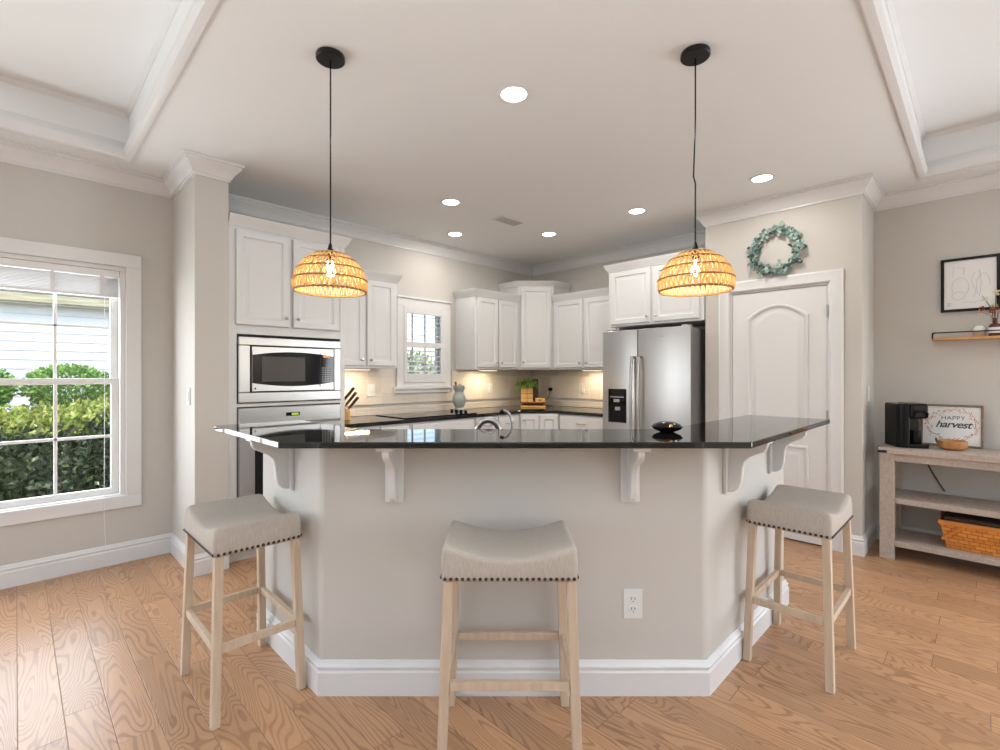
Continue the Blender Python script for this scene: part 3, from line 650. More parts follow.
# cooktop
ck = thing('cooktop', 'black glass cooktop set in the counter under the kitchen window', 'cooktop', (2.93, 3.95, .915))
B().box(-.44, -.25, 0, .44, .26, .007).build('glass_top', M['blackglass'], ck, bevel=.003)
for i, (x, y, r_) in enumerate([(-.2, -.12, .10), (-.2, .13, .08), (.15, .13, .10), (.12, -.12, .08)]):
    B().lathe([(r_-.006, .0071), (r_-.006, .0078), (r_, .0078), (r_, .0071)], 32, (x, y, 0), cap=False).build('burner_ring', M['key'], ck)
for k in range(4): B().lathe([(.001, .007), (.016, .007), (.015, .03), (.001, .031)], 16, (.36, -.16+k*.075, 0)).build('knob', M['black'], ck, smooth=True)
# ------------------------------------------------------------------ peninsula bar
isl = thing('peninsula', 'greige half wall wrapping the breakfast bar with white corbels', 'kitchen peninsula', (1.7, 1.7, 0))
OX = OY = 1.7
def sh(poly): return [(x-OX, y-OY) for x, y in poly]
outer = [(.894, 2.62), (.894, 1.941), (2.02, .815), (3.13, .815)]
inner = [(3.13, .935), (2.07, .935), (1.014, 1.991), (1.014, 2.62)]
B().prism(sh(outer+inner), 0, 1.042).build('half_wall', M['wall'], isl, bevel=.022, seg=4)
# right of travel must be outward: travel (left end) -> front -> right end has outside on its right
bb = sweep([(x-OX, y-OY) for x, y in [(1.014, 2.62)]+outer+[(3.13, .935)]], base); bb.build('baseboard', M['trim'], isl, smooth=True)
def corbel(x, y, rot):   # local: wall at y=0, projects to -y
    pr = [(0, .80), (.012, .80), (.03, .806), (.046, .822), (.056, .85), (.060, .885), (.062, .915), (.070, .942), (.09, .962), (.12, .978), (.145, .99), (.158, 1.008), (.160, 1.028), (0, 1.028)]
    c = B().box(-.038, -.016, .793, .038, 0, 1.042).build('corbel', M['trim'], isl, bevel=.004, loc=(x-OX, y-OY, 0), rotz=rot)
    B().prism([(-u, v) for u, v in pr], -.014, .014, lambda u, v, q: (q, u-.012, v)).build('scroll', M['trim'], c, bevel=.004, smooth=True)
    B().box(-.034, -.182, 1.028, .034, -.002, 1.042).build('cap', M['trim'], c, bevel=.003)
    return c
for lat in (-.434, .535):
    x, y = xy(lat, 2.0045); corbel(x, y, -PI/4)
corbel(.894, 2.25, -PI/2)
corbel(2.235, .815, 0); corbel(2.86, .815, 0)
# note: rot -90deg sends local -y to world -x
op = thing('outlet', 'white duplex outlet on the front of the bar wall', 'outlet', (*xy(.535+.012, 2.003), .373), -PI/4, 'wall outlets')
op.location = (*xy(.548, 2.0035), .373)
def outlet_geo(t, w_=.078, h_=.122, kind='duplex'):
    pl = B().box(-w_/2, -.006, -h_/2, w_/2, -.0005, h_/2).build('plate', M['white'], t, bevel=.002)
    if kind == 'duplex':
        for s in (-1, 1):
            r_ = B().lathe([(.001, 0), (.017, 0), (.016, .003), (.001, .0032)], 18, (0, -.006, s*.021), Matrix.Rotation(PI/2, 4, 'X')).build('receptacle', M['white'], pl)
            sb_ = B(); sb_.box(-.008, -.0102, s*.021-.002, -.0055, -.0092, s*.021+.008); sb_.box(.0055, -.0102, s*.021-.002, .008, -.0092, s*.021+.008); sb_.box(-.002, -.0102, s*.021-.011, .002, -.0092, s*.021-.007); sb_.build('slots', M['slot'], r_)
    else:
        B().box(-.016, -.010, -.033, .016, -.006, .033).build('rocker', M['white'], pl, bevel=.002)
outlet_geo(op)
def plate(label, cat, loc, rot, kind, w_=.072, group=None):
    t = thing('light_switch' if cat == 'switch' else 'outlet', label, cat, loc, rot, group); outlet_geo(t, w_, .118, kind); return t
plate('white light switch on the side of the wing wall by the dining window', 'switch', (.829, 3.79, 1.17), -PI/2, 'rocker')
plate('white light switch on the shaded side of the pantry bump', 'switch', (4.60, .631, 1.17), 0, 'rocker')
plate('white double switch plate right of the knife block on the tile', 'switch', (2.47, 4.261, 1.16), 0, 'rocker', .09)
plate('white outlet on the tile right of the grey vase', 'outlet', (4.09, 4.261, 1.15), 0, 'duplex', .072, 'wall outlets')
plate('white outlet with black plug on the tile right of the plant', 'outlet', (4.871, 3.93, 1.15), -PI/2, 'duplex', .072, 'wall outlets')
plate('white outlet on the tile nearest the refrigerator', 'outlet', (4.871, 3.46, 1.15), -PI/2, 'duplex', .072, 'wall outlets')
ch = thing('charger', 'small black plug with a thin cord in the outlet right of the plant', 'charger', (4.855, 3.93, 1.125))
B().box(-.03, -.022, -.022, .003, .022, .022).build('plug', M['black'], ch, bevel=.004)
B().tube([(-.015, 0, -.02), (-.03, .02, -.10), (-.06, .07, -.16), (-.09, .13, -.205)], .003, 6).build('cord', M['matte_black'], ch)
bar = thing('bar_countertop', 'black polished granite bar top wrapping the peninsula', 'countertop', (OX, OY, 1.043))
poly = [(.69, 2.673), (.69, 1.855), (1.934, .612), (3.218, .612), (3.218, 1.04), (2.114, 1.04), (1.12, 2.034), (1.12, 2.673)]
B().prism(sh(poly), 0, .024).build('slab', M['granite'], bar, bevel=.0035)
ic = thing('island_cabinet', 'white cabinet run with sink behind the bar wall', 'cabinet', (OX, OY, 0))
poly = [(1.02, 2.60), (1.02, 1.995), (2.073, .942), (3.10, .942), (3.10, 1.53), (2.37, 1.53), (1.62, 2.28), (1.62, 2.60)]
B().prism(sh(poly), 0, .878).build('body', M['cab'], ic, bevel=.002)
lc = thing('island_countertop', 'lower black granite counter behind the raised bar', 'countertop', (OX, OY, .879))
B().prism(sh(poly), 0, .035).build('slab', M['granite'], lc, bevel=.003)
# faucet and sprayer behind the bar
fx, fy = xy(-.058, 2.40)
fc = thing('faucet', 'low arched chrome sink faucet showing just above the bar edge', 'faucet', (fx, fy, .915), -PI/4)
B().lathe([(.001, 0), (.03, 0), (.03, .01), (.016, .02), (.015, .10), (.001, .10)], 20, (-.055, 0, 0)).build('base', M['chrome'], fc, smooth=True)
pts = [(-.055, 0, .10)]+[(-.055*math.cos(a), 0, .118+.060*math.sin(a)) for a in [PI*i/14 for i in range(15)]]+[(.055, 0, .095)]
B().tube(pts, .016, 12).build('spout', M['steel'], fc, smooth=True)
hx, hy = xy(.03, 2.42)
sp_ = thing('sprayer_hose', 'thin curved silver hose arching beside the sink faucet', 'hose', (hx, hy, .915), -PI/4)
pts = [(.02, 0, .0), (.03, 0, .08), (.028, 0, .15)]+[(-.012+.04*math.cos(a), 0, .165+.055*math.sin(a)) for a in [PI*i/20 for i in range(0, 11)]]
B().tube(pts, .0065, 10).build('hose', M['steel'], sp_, smooth=True)
B().tube([(-.012, 0, .220), (-.03, 0, .212)], .009, 10).build('spray_head', M['black'], sp_, smooth=True)
# generic dark ornament on the bar
ox, oy = xy(.73, 2.12)
orn = thing('ornament_dish', 'small glossy black dish with an orange spot on the bar top', 'ornament', (ox, oy, 1.068), -PI/4)
B().lathe([(.001, 0), (.03, 0), (.058, .012), (.066, .024), (.055, .034), (.03, .044), (.001, .046)], 28).build('body', M['blackglass'], orn, smooth=True)
B().ball((-.002, -.052, .028), .009, 8).build('orange_stud', M['orange'], orn, smooth=True)
# ------------------------------------------------------------------ bar stools
def make_stool():
    t = thing('bar_stool', '', 'stool')
    w_, d_, zb, zt = .452, .328, .629, .722
    def rr(wx, dy, r, n=6):
        pts = []
        for cx, cy, a0 in ((wx/2-r, dy/2-r, 0), (-wx/2+r, dy/2-r, PI/2), (-wx/2+r, -dy/2+r, PI), (wx/2-r, -dy/2+r, 3*PI/2)):
            for i in range(n+1): a = a0+PI/2*i/n; pts.append((cx+r*math.cos(a), cy+r*math.sin(a)))
        # subdivide the long sides
        out = []
        for i, p_ in enumerate(pts):
            q = pts[(i+1) % len(pts)]; out.append(p_)
            if math.hypot(q[0]-p_[0], q[1]-p_[1]) > .08:
                for k in range(1, 10): out.append((p_[0]+(q[0]-p_[0])*k/10, p_[1]+(q[1]-p_[1])*k/10))
        return out
    b = B(); loops = []; base_ = rr(w_, d_, .018)
    prof = [(0, zb), (-.002, zb+.01), (-.003, zb+.05)]+[(.024*(1-math.cos(a)), zb+.080+.022*math.sin(a)) for a in [PI/2*i/6 for i in range(7)]]
    for k, (ins, z) in enumerate(prof):
        sx, sy = (w_-2*ins)/w_, (d_-2*ins)/d_
        loops.append([(x*sx, y*sy, z+(.050*(2*x*sx/w_)**2-.030)*max(0, (z-zb)/(zt-zb+.01))) for x, y in base_])
    ins, z = prof[-1]
    for s in (.9, .78, .62, .45, .28, .1):
        sx, sy = (w_-2*ins)/w_*s, (d_-2*ins)/d_*s
        loops.append([(x*sx, y*sy, z+.004*(1-s)+(.050*(2*x*sx/w_)**2-.030)) for x, y in base_])
    seat = b.loft(loops).build('seat', M['linen'], t, smooth='all')
    nb = B()
    zc_ = zb+.010
    for k in range(23):
        x = -.215+.43*k/22
        for s in (-1, 1): nb.lathe([(.0065, 0), (.0055, .003), (.003, .005), (.0002, .006)], 8, (x, s*(d_/2+.0015), zc_), Matrix.Rotation(PI/2*s*1.0*(1), 4, 'X') if s == -1 and False else Matrix.Rotation(-s*PI/2, 4, 'X'))
    for k in range(16):
        y = -.15+.30*k/15
        for s in (-1, 1): nb.lathe([(.0065, 0), (.0055, .003), (.003, .005), (.0002, .006)], 8, (s*(w_/2+.0015), y, zc_), Matrix.Rotation(s*PI/2, 4, 'Y'))
    nb.build('nailhead_trim', M['nail'], seat, smooth=True)
    def lp(sx, sy, z):
        u = 1-z/.645; return (sx*(.205+.022*u), sy*(.144+.018*u), z)
    for sx in (-1, 1):
        for sy in (-1, 1): B().post(lp(sx, sy, .6285), lp(sx, sy, 0), .032, .031).build('leg', M['oakpale'], t, bevel=.003)
    def bar_(p0, p1, th, dp, nm='stretcher'):
        p0, p1 = Vector(p0), Vector(p1); dd = (p1-p0).normalized(); sd = Vector((-dd.y, dd.x, 0))
        vs = [p+sd*a*th/2+Vector((0, 0, c))*dp/2 for p in (p0, p1) for a, c in ((-1, -1), (1, -1), (1, 1), (-1, 1))]
        B().add(vs, [(0, 3, 2, 1), (4, 5, 6, 7), (0, 1, 5, 4), (1, 2, 6, 5), (2, 3, 7, 6), (3, 0, 4, 7)]).build(nm, M['oakpale'], t, bevel=.002)
    for sy in (-1, 1):
        a = lp(-1, sy, .28); c = lp(1, sy, .28); bar_((a[0]+.018, a[1], .28), (c[0]-.018, c[1], .28), .02, .03)
    for sx in (-1, 1):
        a = lp(sx, -1, .28); c = lp(sx, 1, .28); bar_((a[0], a[1]+.017, .28), (c[0], c[1]-.017, .28), .02, .03)
    return t
st1 = make_stool(); st2 = copy_tree(st1); st3 = copy_tree(st1)
GS = 'saddle seat bar stools'
x, y = xy(.032, 1.775)
tag(st1, 'pale saddle bar stool centred in front of the bar wall', 'stool', GS); st1.location = (x, y, 0); st1.rotation_euler.z = -PI/4
tag(st2, 'pale saddle bar stool at the left end of the bar, nearest the dining window', 'stool', GS); st2.location = (.690, 2.262, 0); st2.rotation_euler.z = PI/2
tag(st3, 'pale saddle bar stool at the right end of the bar, nearest the pantry door', 'stool', GS); st3.location = (2.622, .616, 0); st3.rotation_euler.z = PI
# ------------------------------------------------------------------ pendants
def make_pendant(kink):
    t = thing('pendant_lamp', '', 'pendant lamp')
    B().lathe([(.001, -.002), (.06, -.002), (.062, -.006), (.062, -.022), (.058, -.026), (.001, -.026)], 36).build('canopy', M['matte_black'], t, smooth=True)
    L0 = -.868
    B().tube([(0, 0, -.02), (0, 0, -.3), (kink, 0, -.55), (0, 0, -.58), (0, 0, -.7), (0, 0, L0)], .0034, 8).build('cord', M['black'], t, smooth=True)
    B().lathe([(.004, L0+.03), (.007, L0+.025), (.013, L0), (.017, L0-.008), (.017, L0-.05), (.001, L0-.05)], 18).build('socket', M['black'], t, smooth=True)
    zb_ = -1.052; R = .159; H = .174
    def rad(h): return R*max(.02, (1-(max(h, 0)/(H*1.01))**2.15))**.5
    rad_ = rad
    def rad(h): return rad_(h)*(1-.05*max(0, 1-h/.03))
    rings = [0, .048, .094, .134, .161]
    sh_ = B(); n = 46
    for j in range(len(rings)-1):
        h0, h1 = rings[j], rings[j+1]; m = [42, 40, 34, 24][j]
        for k in range(m):
            for sgn in (-1, 1):
                a0 = 2*PI*(k+.5*(j % 2))/m; a1 = a0+sgn*PI/m*.95
                pts = []
                for q in range(4):
                    u = q/3; h = h0+(h1-h0)*u; a = a0+(a1-a0)*u; r_ = rad(h)+(.0015 if sgn > 0 else -.0005); pts.append((r_*math.cos(a), r_*math.sin(a), zb_+h))
                sh_.tube(pts, .0036, 5)
    m = 18
    for k in range(m):
        a = 2*PI*k/m; sh_.tube([(rad(rings[-1])*math.cos(a), rad(rings[-1])*math.sin(a), zb_+rings[-1]), (.017*math.cos(a), .017*math.sin(a), zb_+H+.003)], .0035, 5)
    s = sh_.build('shade', M['rattan'], t, smooth='all', fix=False)
    rg = B()
    for j, h in enumerate(rings): r_ = rad(h)+(0 if j == 0 else .0042); rg.tube([(r_*math.cos(2*PI*i/40), r_*math.sin(2*PI*i/40), zb_+h) for i in range(40)], .0048 if j == 0 else .0036, 6, closed=True)
    rg.build('hoops', M['rim'], s, smooth='all')
    B().lathe([(.012, L0-.045), (.013, L0-.06), (.019, L0-.08), (.021, L0-.095), (.017, L0-.112), (.001, L0-.12)], 20).build('bulb', M['bulb'], t, smooth=True)
    l = bpy.data.lights.new('pendant_glow', 'POINT'); l.energy = 3.0; l.color = (1, .84, .60); l.shadow_soft_size = .012
    lo = bpy.data.objects.new('pendant_glow', l); C.objects.link(lo); lo.parent = t; lo.location = (0, 0, L0-.135)
    return t
x, y = xy(-.755, 2.16); pl_ = make_pendant(.0); pl_.location = (x, y, ZC); tag(pl_, 'black-corded rattan dome pendant above the left of the bar', 'pendant lamp', 'rattan pendants')
x, y = xy(.862, 2.14); pr_ = make_pendant(-.008); pr_.location = (x, y, ZC); tag(pr_, 'rattan dome pendant with kinked cord above the right of the bar', 'pendant lamp', 'rattan pendants')
pr_.rotation_euler.z = -PI/4
fl_ = thing('invented_floor_lamp', 'invented tall black torchiere with an upturned bowl for the added fill light, unseen behind the viewer', 'floor lamp', (-.9, -.9, 0))  # made-up housing for the added ceiling fill, out of view
B().lathe([(.001, 0), (.14, 0), (.14, .012), (.02, .03), (.001, .03)], 32).build('base', M['matte_black'], fl_, smooth=True)
B().tube([(0, 0, .02), (0, 0, 1.48)], .012, 12).build('pole', M['matte_black'], fl_, smooth=True)
B().lathe([(.012, 1.47), (.10, 1.49), (.19, 1.55), (.215, 1.60), (.205, 1.60), (.18, 1.562), (.09, 1.51), (.012, 1.50)], 40).build('bowl', M['white'], fl_, smooth=True)
# ------------------------------------------------------------------ downlights and vent
DL = [(1.79, 1.69, 'largest, nearest one between the pendants'), (2.545, 3.118, 'left one in front of the ceiling vent'), (3.156, 3.80, 'far left one nearest the kitchen window'),
      (3.83, 3.127, 'far one nearest the corner cabinet'), (3.83, 2.144, 'one in front of the refrigerator cabinet'), (3.83, 1.143, 'right one in front of the wreath')]
first = None
for x, y, lab in DL:
    if first is None:
        t = thing('downlight', '', 'downlight', (x, y, ZC))
        B().lathe([(.066, -.001), (.083, -.001), (.085, -.004), (.082, -.007), (.066, -.004)], 32, cap=False).build('trim_ring', M['trim'], t, smooth=True)
        B().lathe([(.001, -.0015), (.065, -.0015), (.065, -.0035), (.001, -.0035)], 32).build('lens', M['lamp'], t)
        l = bpy.data.lights.new('downlight_beam', 'AREA'); l.shape = 'DISK'; l.size = .12; l.energy = 5.8; l.color = (1, .95, .88)
        lo = bpy.data.objects.new('downlight_beam', l); C.objects.link(lo); lo.parent = t; lo.location = (0, 0, -.012); first = t
    else: t = copy_tree(first); t.location = (x, y, ZC)
    tag(t, 'round recessed ceiling light, '+lab, 'downlight', 'recessed ceiling lights')
vt = thing('ceiling_vent', 'small white rectangular ceiling vent among the recessed lights', 'vent', (3.23, 3.13, ZC), 0)
b = B(); b.box(-.15, -.075, -.006, .15, -.06, -.001); b.box(-.15, .06, -.006, .15, .075, -.001); b.box(-.15, -.06, -.006, -.135, .06, -.001); b.box(.135, -.06, -.006, .15, .06, -.001); b.build('frame', M['trim'], vt, bevel=.001)
b = B().box(-.135, -.06, -.0015, .135, .06, -.001); b.build('backing', M['grey'], vt)
b = B()
for k in range(11): b.box(-.13+k*.024, -.058, -.005, -.118+k*.024, .058, -.003)
b.build('slats', M['trim'], vt)
# under-cabinet lights
first = None
for x, y, rz, lab in ((2.22, 4.08, 0, 'under the cabinet left of the kitchen window'), (3.88, 4.08, 0, 'under the cabinet right of the kitchen window'), (4.70, 3.2, -PI/2, 'under the cabinet nearest the refrigerator')):
    if first is None:
        t = thing('under_cabinet_light', '', 'light', (x, y, 1.371), rz)
        B().box(-.13, -.03, -.012, .13, .03, -.001).build('housing', M['white'], t, bevel=.002); B().box(-.12, -.022, -.0135, .12, .022, -.012).build('lens', M['puck'], t)
        l = bpy.data.lights.new('warm_strip', 'AREA'); l.shape = 'RECTANGLE'; l.size = .24; l.size_y = .04; l.energy = 2.8; l.color = (1, .78, .52)
        lo = bpy.data.objects.new('warm_strip', l); C.objects.link(lo); lo.parent = t; lo.location = (0, 0, -.016); first = t
    else: t = copy_tree(first); t.location = (x, y, 1.371); t.rotation_euler.z = rz
    tag(t, 'slim warm light strip '+lab, 'light', 'under-cabinet lights')
# ------------------------------------------------------------------ counter items
kn_ = thing('knife_block', 'wooden knife block full of dark-handled knives beside the oven tower', 'knife block', (2.04, 4.0, .915), math.radians(-35))
B().prism([(-.06, 0), (.06, 0), (.06, .07), (-.0, .15), (-.06, .15)], -.055, .055, lambda u, v, q: (u, q, v)).build('block', M['gold'], kn_, bevel=.004)
kb_ = []
for r_ in range(3):
    for c_ in range(3):
        s0 = Vector((.045-r_*.025, -.038+c_*.038, .09+r_*.033)); dd = Vector((.62, 0, .78)); L_ = .11+.012*r_
        a_ = B().tube([s0, s0+dd*.02], .006, 6).build('knife', M['steel'], kn_)
        B().tube([s0+dd*.02, s0+dd*(.03+L_)], [.009, .011], 8).build('handle', M['knifewood'], a_, smooth=True)
vs = thing('utensil_crock', 'grey-green ceramic jar holding utensils right of the cooktop', 'jar', (3.42, 4.05, .915))
B().lathe([(.001, 0), (.048, 0), (.054, .02), (.042, .04), (.062, .08), (.074, .125), (.068, .165), (.05, .20), (.050, .215), (.064, .28), (.061, .238), (.046, .22), (.04, .02), (.001, .02)], 28).build('jar', M['ceramic'], vs, smooth=True)
us = thing('wooden_spoon', 'wooden spoon leaning out of the grey-green jar', 'spoon', (3.42, 4.05, .915))
B().tube([(.01, 0, .04), (-.035, 0, .24), (-.05, 0, .32)], [.004, .006, .013], 8).build('spoon', M['redwood'], us, smooth=True)
us = thing('spatula', 'pale spatula standing in the grey-green jar', 'spatula', (3.42, 4.05, .915))
B().tube([(.0, .0, .04), (.012, 0, .23)], .005, 8).build('handle', M['ceramic'], us, smooth=True); B().box(-.01, -.004, .225, .035, .004, .30).build('blade', M['ceramic'], us, bevel=.003)
px_, py_ = xy(.405, 5.98)
br_ = thing('bread_box', 'low two-level wooden stand in the kitchen corner', 'stand', (px_, py_, .915), -PI/4)
b = B(); b.box(-.15, -.08, .0, .15, .10, .018); b.build('lower_board', M['gold'], br_, bevel=.002)
b = B(); b.box(-.145, -.07, .018, -.13, .09, .05); b.box(.13, -.07, .018, .145, .09, .05); b.box(-.13, .06, .018, .13, .09, .05); b.build('riser', M['redwood'], br_)
B().box(-.15, -.08, .05, .15, .10, .064).build('upper_board', M['redwood'], br_, bevel=.002)
b1 = tag(None or thing('wooden_box', 'small yellow wooden box on the right of the wooden stand', 'box', (*xy(.49, 5.96), .98), -PI/4), None, None)
B().box(-.058, -.05, 0, .058, .05, .045).build('body', M['gold'], b1, bevel=.003); B().box(-.02, -.053, .014, .02, -.0505, .03).build('label_plate', M['redwood'], b1)
pt = thing('potted_plant', 'leafy green plant in a square wooden planter in the kitchen corner', 'plant', (*xy(.33, 5.96), .98), -PI/4)
b = B(); b.box(-.07, -.06, 0, .07, .06, .17); b.build('planter', M['gold'], pt, bevel=.003)
b = B()
for z_ in (.045, .1): b.box(-.072, -.0625, z_, .072, -.0602, z_+.006)
b.box(-.003, -.0628, 0, .003, -.0602, .17); b.build('board_joint', M['redwood'], pt)
b = B(); rnd.seed(3)
for _ in range(260):
    d = rdir(); d.z = abs(d.z)*.5; p_ = Vector((d.x*.12, d.y*.09, .19+d.z*.10-max(0, abs(d.x)-.6)*.06)); b.leaf(p_, d+rdir()*.5, (0, 0, 1), .06, .03)
b.build('leaves', M['leaf_green'], pt, fix=False)
cn = thing('cutting_board', 'tall narrow dark board standing behind the plant', 'cutting board', (*xy(.45, 6.14), .98), -PI/4)
B().box(-.035, -.012, 0, .035, .012, .28).build('board', M['knifewood'], cn, bevel=.004)
# ------------------------------------------------------------------ wreath
wr = thing('wreath', 'round grey-green eucalyptus wreath above the pantry door', 'wreath', (4.345, 1.19, 2.31), -PI/2)
b = B(); b.tube([(0.165*math.cos(2*PI*i/40), -.02, 0.165*math.sin(2*PI*i/40)) for i in range(40)], .006, 6, closed=True); b.build('twig_ring', M['bark'], wr, smooth=True)
b = B(); b2_ = B(); rnd.seed(11)
for k in range(440):
    a = rnd.uniform(0, 2*PI); clump = .6+.4*math.sin(a*9+1)
    r_ = .165+rnd.gauss(0, .020)*(.7+.5*clump); y_ = -.022-abs(rnd.gauss(0, .013))
    n_ = Vector((rnd.gauss(0, .9), -1, rnd.gauss(0, .9))); (b if k % 3 else b2_).disc((r_*math.cos(a), y_-.006, r_*math.sin(a)), n_, rnd.uniform(.012, .021)*(.75+.4*clump))
b.build('leaves', M['leaf_teal'], wr, fix=False); b2_.build('dark_leaves', M['leaf_teal_dark'], wr, fix=False)
# ------------------------------------------------------------------ console table
tb = thing('console_table', 'weathered grey-brown wooden console table against the right wall', 'table', (4.64, -.16, 0), 0)
L0, L1, F, K = -.70, .70, -.225, .225
B().box(F-.015, L0-.01, .752, K, L1+.005, .792).build('tabletop', M['graywood'], tb, bevel=.003)
B().box(F+.004, L0+.08, .70, F+.026, L1-.08, .7515).build('apron', M['graywood'], tb, bevel=.002)
for s in (L0, L1-.085):
    B().box(F, s, 0, F+.045, s+.085, .7515).build('leg', M['graywood'], tb, bevel=.003); B().box(K-.05, s, 0, K-.005, s+.085, .7515).build('leg', M['graywood'], tb, bevel=.003)
    B().box(F+.046, s+.02, .68, K-.051, s+.065, .7515).build('side_rail', M['graywood'], tb, bevel=.002)
B().box(F+.0465, L0+.002, .399, K-.0515, L1-.002, .438).build('shelf', M['graywood'], tb, bevel=.002); B().box(F+.0465, L0+.002, .094, K-.0515, L1-.002, .133).build('shelf', M['graywood'], tb, bevel=.002)
for z_ in (.399, .094): B().box(F+.012, L0+.0855, z_, F+.046, L1-.0855, z_+.039).build('shelf_edge', M['graywood'], tb, bevel=.002)
B().box(F-.018, L1-.045, .757, F+.02, L1+.0075, .775).build('corner_bracket', M['matte_black'], tb, bevel=.001)
# coffee maker
cm = thing('coffee_maker', 'black single-serve coffee maker at the left end of the console table', 'coffee maker', (4.60, .40, .7925), math.radians(-62))
# local: front to -y, tank side to -x
def rbox(x0, y0, z0, x1, y1, z1): return B().box(x0, y0, z0, x1, y1, z1)
B().prism([(-.10, -.08), (-.10, .11), (-.03, .11), (-.03, -.115), (-.075, -.11)], 0, .315).build('water_tank_side', M['black'], cm, bevel=.014, seg=4)
B().box(-.029, .03, 0, .085, .11, .29).build('body', M['black'], cm, bevel=.012, seg=3)
B().prism([(-.029, -.12), (.07, -.115), (.088, -.08), (.088, .11), (-.029, .11)], .21, .318).build('brew_head', M['black'], cm, bevel=.016, seg=3)
B().box(-.029, -.10, 0, .088, .029, .03).build('drip_tray', M['black'], cm, bevel=.006)
B().lathe([(.001, .031), (.036, .031), (.038, .04), (.038, .125), (.001, .125)], 20, (.03, -.035, 0)).build('cup', M['black'], cm, smooth=True)
B().tube([(-.01, -.118, .22), (-.01, -.128, .25), (.01, -.130, .265), (.05, -.128, .265), (.065, -.125, .25), (.065, -.114, .22)], .007, 8).build('handle', M['black'], cm, smooth=True)
# harvest sign leaning on the wall
sg = thing('harvest_sign', 'brown-framed HAPPY harvest sign leaning on the wall', 'sign', (4.80, .175, .7935), -PI/2)
sg.rotation_euler = (math.radians(-9), 0, -PI/2); w2, h2 = .168, .305
b = B()
for a in ((-w2, -.012, 0, w2, .008, .014), (-w2, -.012, h2-.014, w2, .008, h2), (-w2, -.012, .014, -w2+.014, .008, h2-.014), (w2-.014, -.012, .014, w2, .008, h2-.014)): b.box(*a)
b.build('frame', M['frame_brown'], sg, bevel=.0015)
pp = B().box(-w2+.014, -.002, .014, w2-.014, .004, h2-.014).build('board', M['paper'], sg)
def text(body, size, x, z, parent, name, m, y=-.0026, shear=0, bold=0, sx=1):
    cu = bpy.data.curves.new(name, 'FONT'); cu.body = body; cu.size = size; cu.align_x = 'CENTER'; cu.shear = shear; cu.offset = bold; cu.extrude = .0002; cu.space_character = sx
    o = bpy.data.objects.new(name, cu); C.objects.link(o); bpy.context.view_layer.update()
    me = bpy.data.meshes.new_from_object(o.evaluated_get(bpy.context.evaluated_depsgraph_get())); bpy.data.objects.remove(o)
    me.materials.clear(); me.materials.append(m)
    q = bpy.data.objects.new(name, me); C.objects.link(q); q.parent = parent; q.location = (x, y, z); q.rotation_euler = (PI/2, 0, 0); return q
text('HAPPY', .040, .01, .195, pp, 'lettering', M['ink'], sx=1.1); text('harvest', .070, .01, .138, pp, 'lettering', M['ink'], shear=.35, bold=.0012, sx=.92)
text('at home', .014, .04, .095, pp, 'lettering', M['ink'], shear=.3) if False else None
b = B(); rnd.seed(4)
for k in range(120):
    a = 2*PI*k/120+rnd.uniform(-.03, .03); r_ = rnd.uniform(.9, 1.12); x_ = .008+.128*r_*math.cos(a); z_ = .155+.108*r_*math.sin(a); da = a+PI/2+rnd.uniform(-.9, .9)
    b.add([(x_, -.0028, z_), (x_+.013*math.cos(da)-.003*math.sin(da), -.0028, z_+.013*math.sin(da)+.003*math.cos(da)), (x_+.022*math.cos(da), -.0028, z_+.022*math.sin(da)), (x_+.013*math.cos(da)+.003*math.sin(da), -.0028, z_+.013*math.sin(da)-.003*math.cos(da))], [(0, 1, 2, 3)])
b.build('leaf_garland', M['rust'], pp, fix=False)
# small wooden pumpkin-like bowl
wb = thing('wooden_bowl', 'low orange-brown round wooden bowl before the harvest sign', 'bowl', (4.62, .16, .7925))
B().lathe([(.001, 0), (.045, 0), (.072, .012), (.080, .032), (.078, .062), (.072, .064), (.066, .05), (.05, .02), (.001, .018)], 28).build('bowl', M['bowl_wood'], wb, smooth=True)
B().box(-.025, -.012, .018, .03, .02, .06).build('contents', M['ink'], wb, bevel=.004) if False else None
B().tube([(-.03, .075, .04), (-.035, .082, .06), (-.03, .085, .075)], .006, 8).build('stem', M['knifewood'], wb, smooth=True)
# basket
bk = thing('picnic_basket', 'orange woven split-wood basket on the lowest console shelf', 'basket', (4.62, -.03, .134))
def ring_(sx, sy, z): return [(-sx, -sy, z), (sx, -sy, z), (sx, sy, z), (-sx, sy, z)]
bb = B().loft([ring_(.12, .215, .0), ring_(.15, .25, .18), ring_(.142, .242, .18), ring_(.114, .207, .008)]); bb.build('woven_body', M['basket'], bk, bevel=.002)
b = sweep([(-.15, -.25), (-.15, .25), (.15, .25), (.15, -.25)], [(-.006, .165), (.006, .165), (.006, .192), (-.006, .192)], closed=True); b.build('rim', M['basket_rim'], bk)
B().box(-.13, -.23, .185, .13, .23, .215).build('lining', M['bin'], bk, bevel=.01)
for s in (-1, 1):
    b = B(); vs_ = [(-.1285, s*.24, .05), (-.1285, s*.24, .072), (-.152, s*.14, .165), (-.152, s*.14, .145)]; vs_ = [(v[0]-.004, v[1], v[2]) for v in vs_]+[(v[0]-.012, v[1], v[2]) for v in vs_]
    b.add(vs_, [(0, 1, 2, 3), (4, 5, 6, 7), (0, 1, 5, 4), (1, 2, 6, 5), (2, 3, 7, 6), (3, 0, 4, 7)]).build('handle_strap', M['basket_rim'], bk)
# coffee maker cord
cpts = []
for q in [(4.75, .35, .81), (4.868, .34, .80), (4.878, .33, .70), (4.880, .29, .60), (4.880, .24, .50), (4.878, .21, .45)]:
    v = Matrix.Rotation(math.radians(62), 3, 'Z') @ (Vector(q)-Vector((4.60, .40, .7925))); cpts.append(v)
B().tube(cpts, .004, 6).build('power_cord', M['black'], cm)
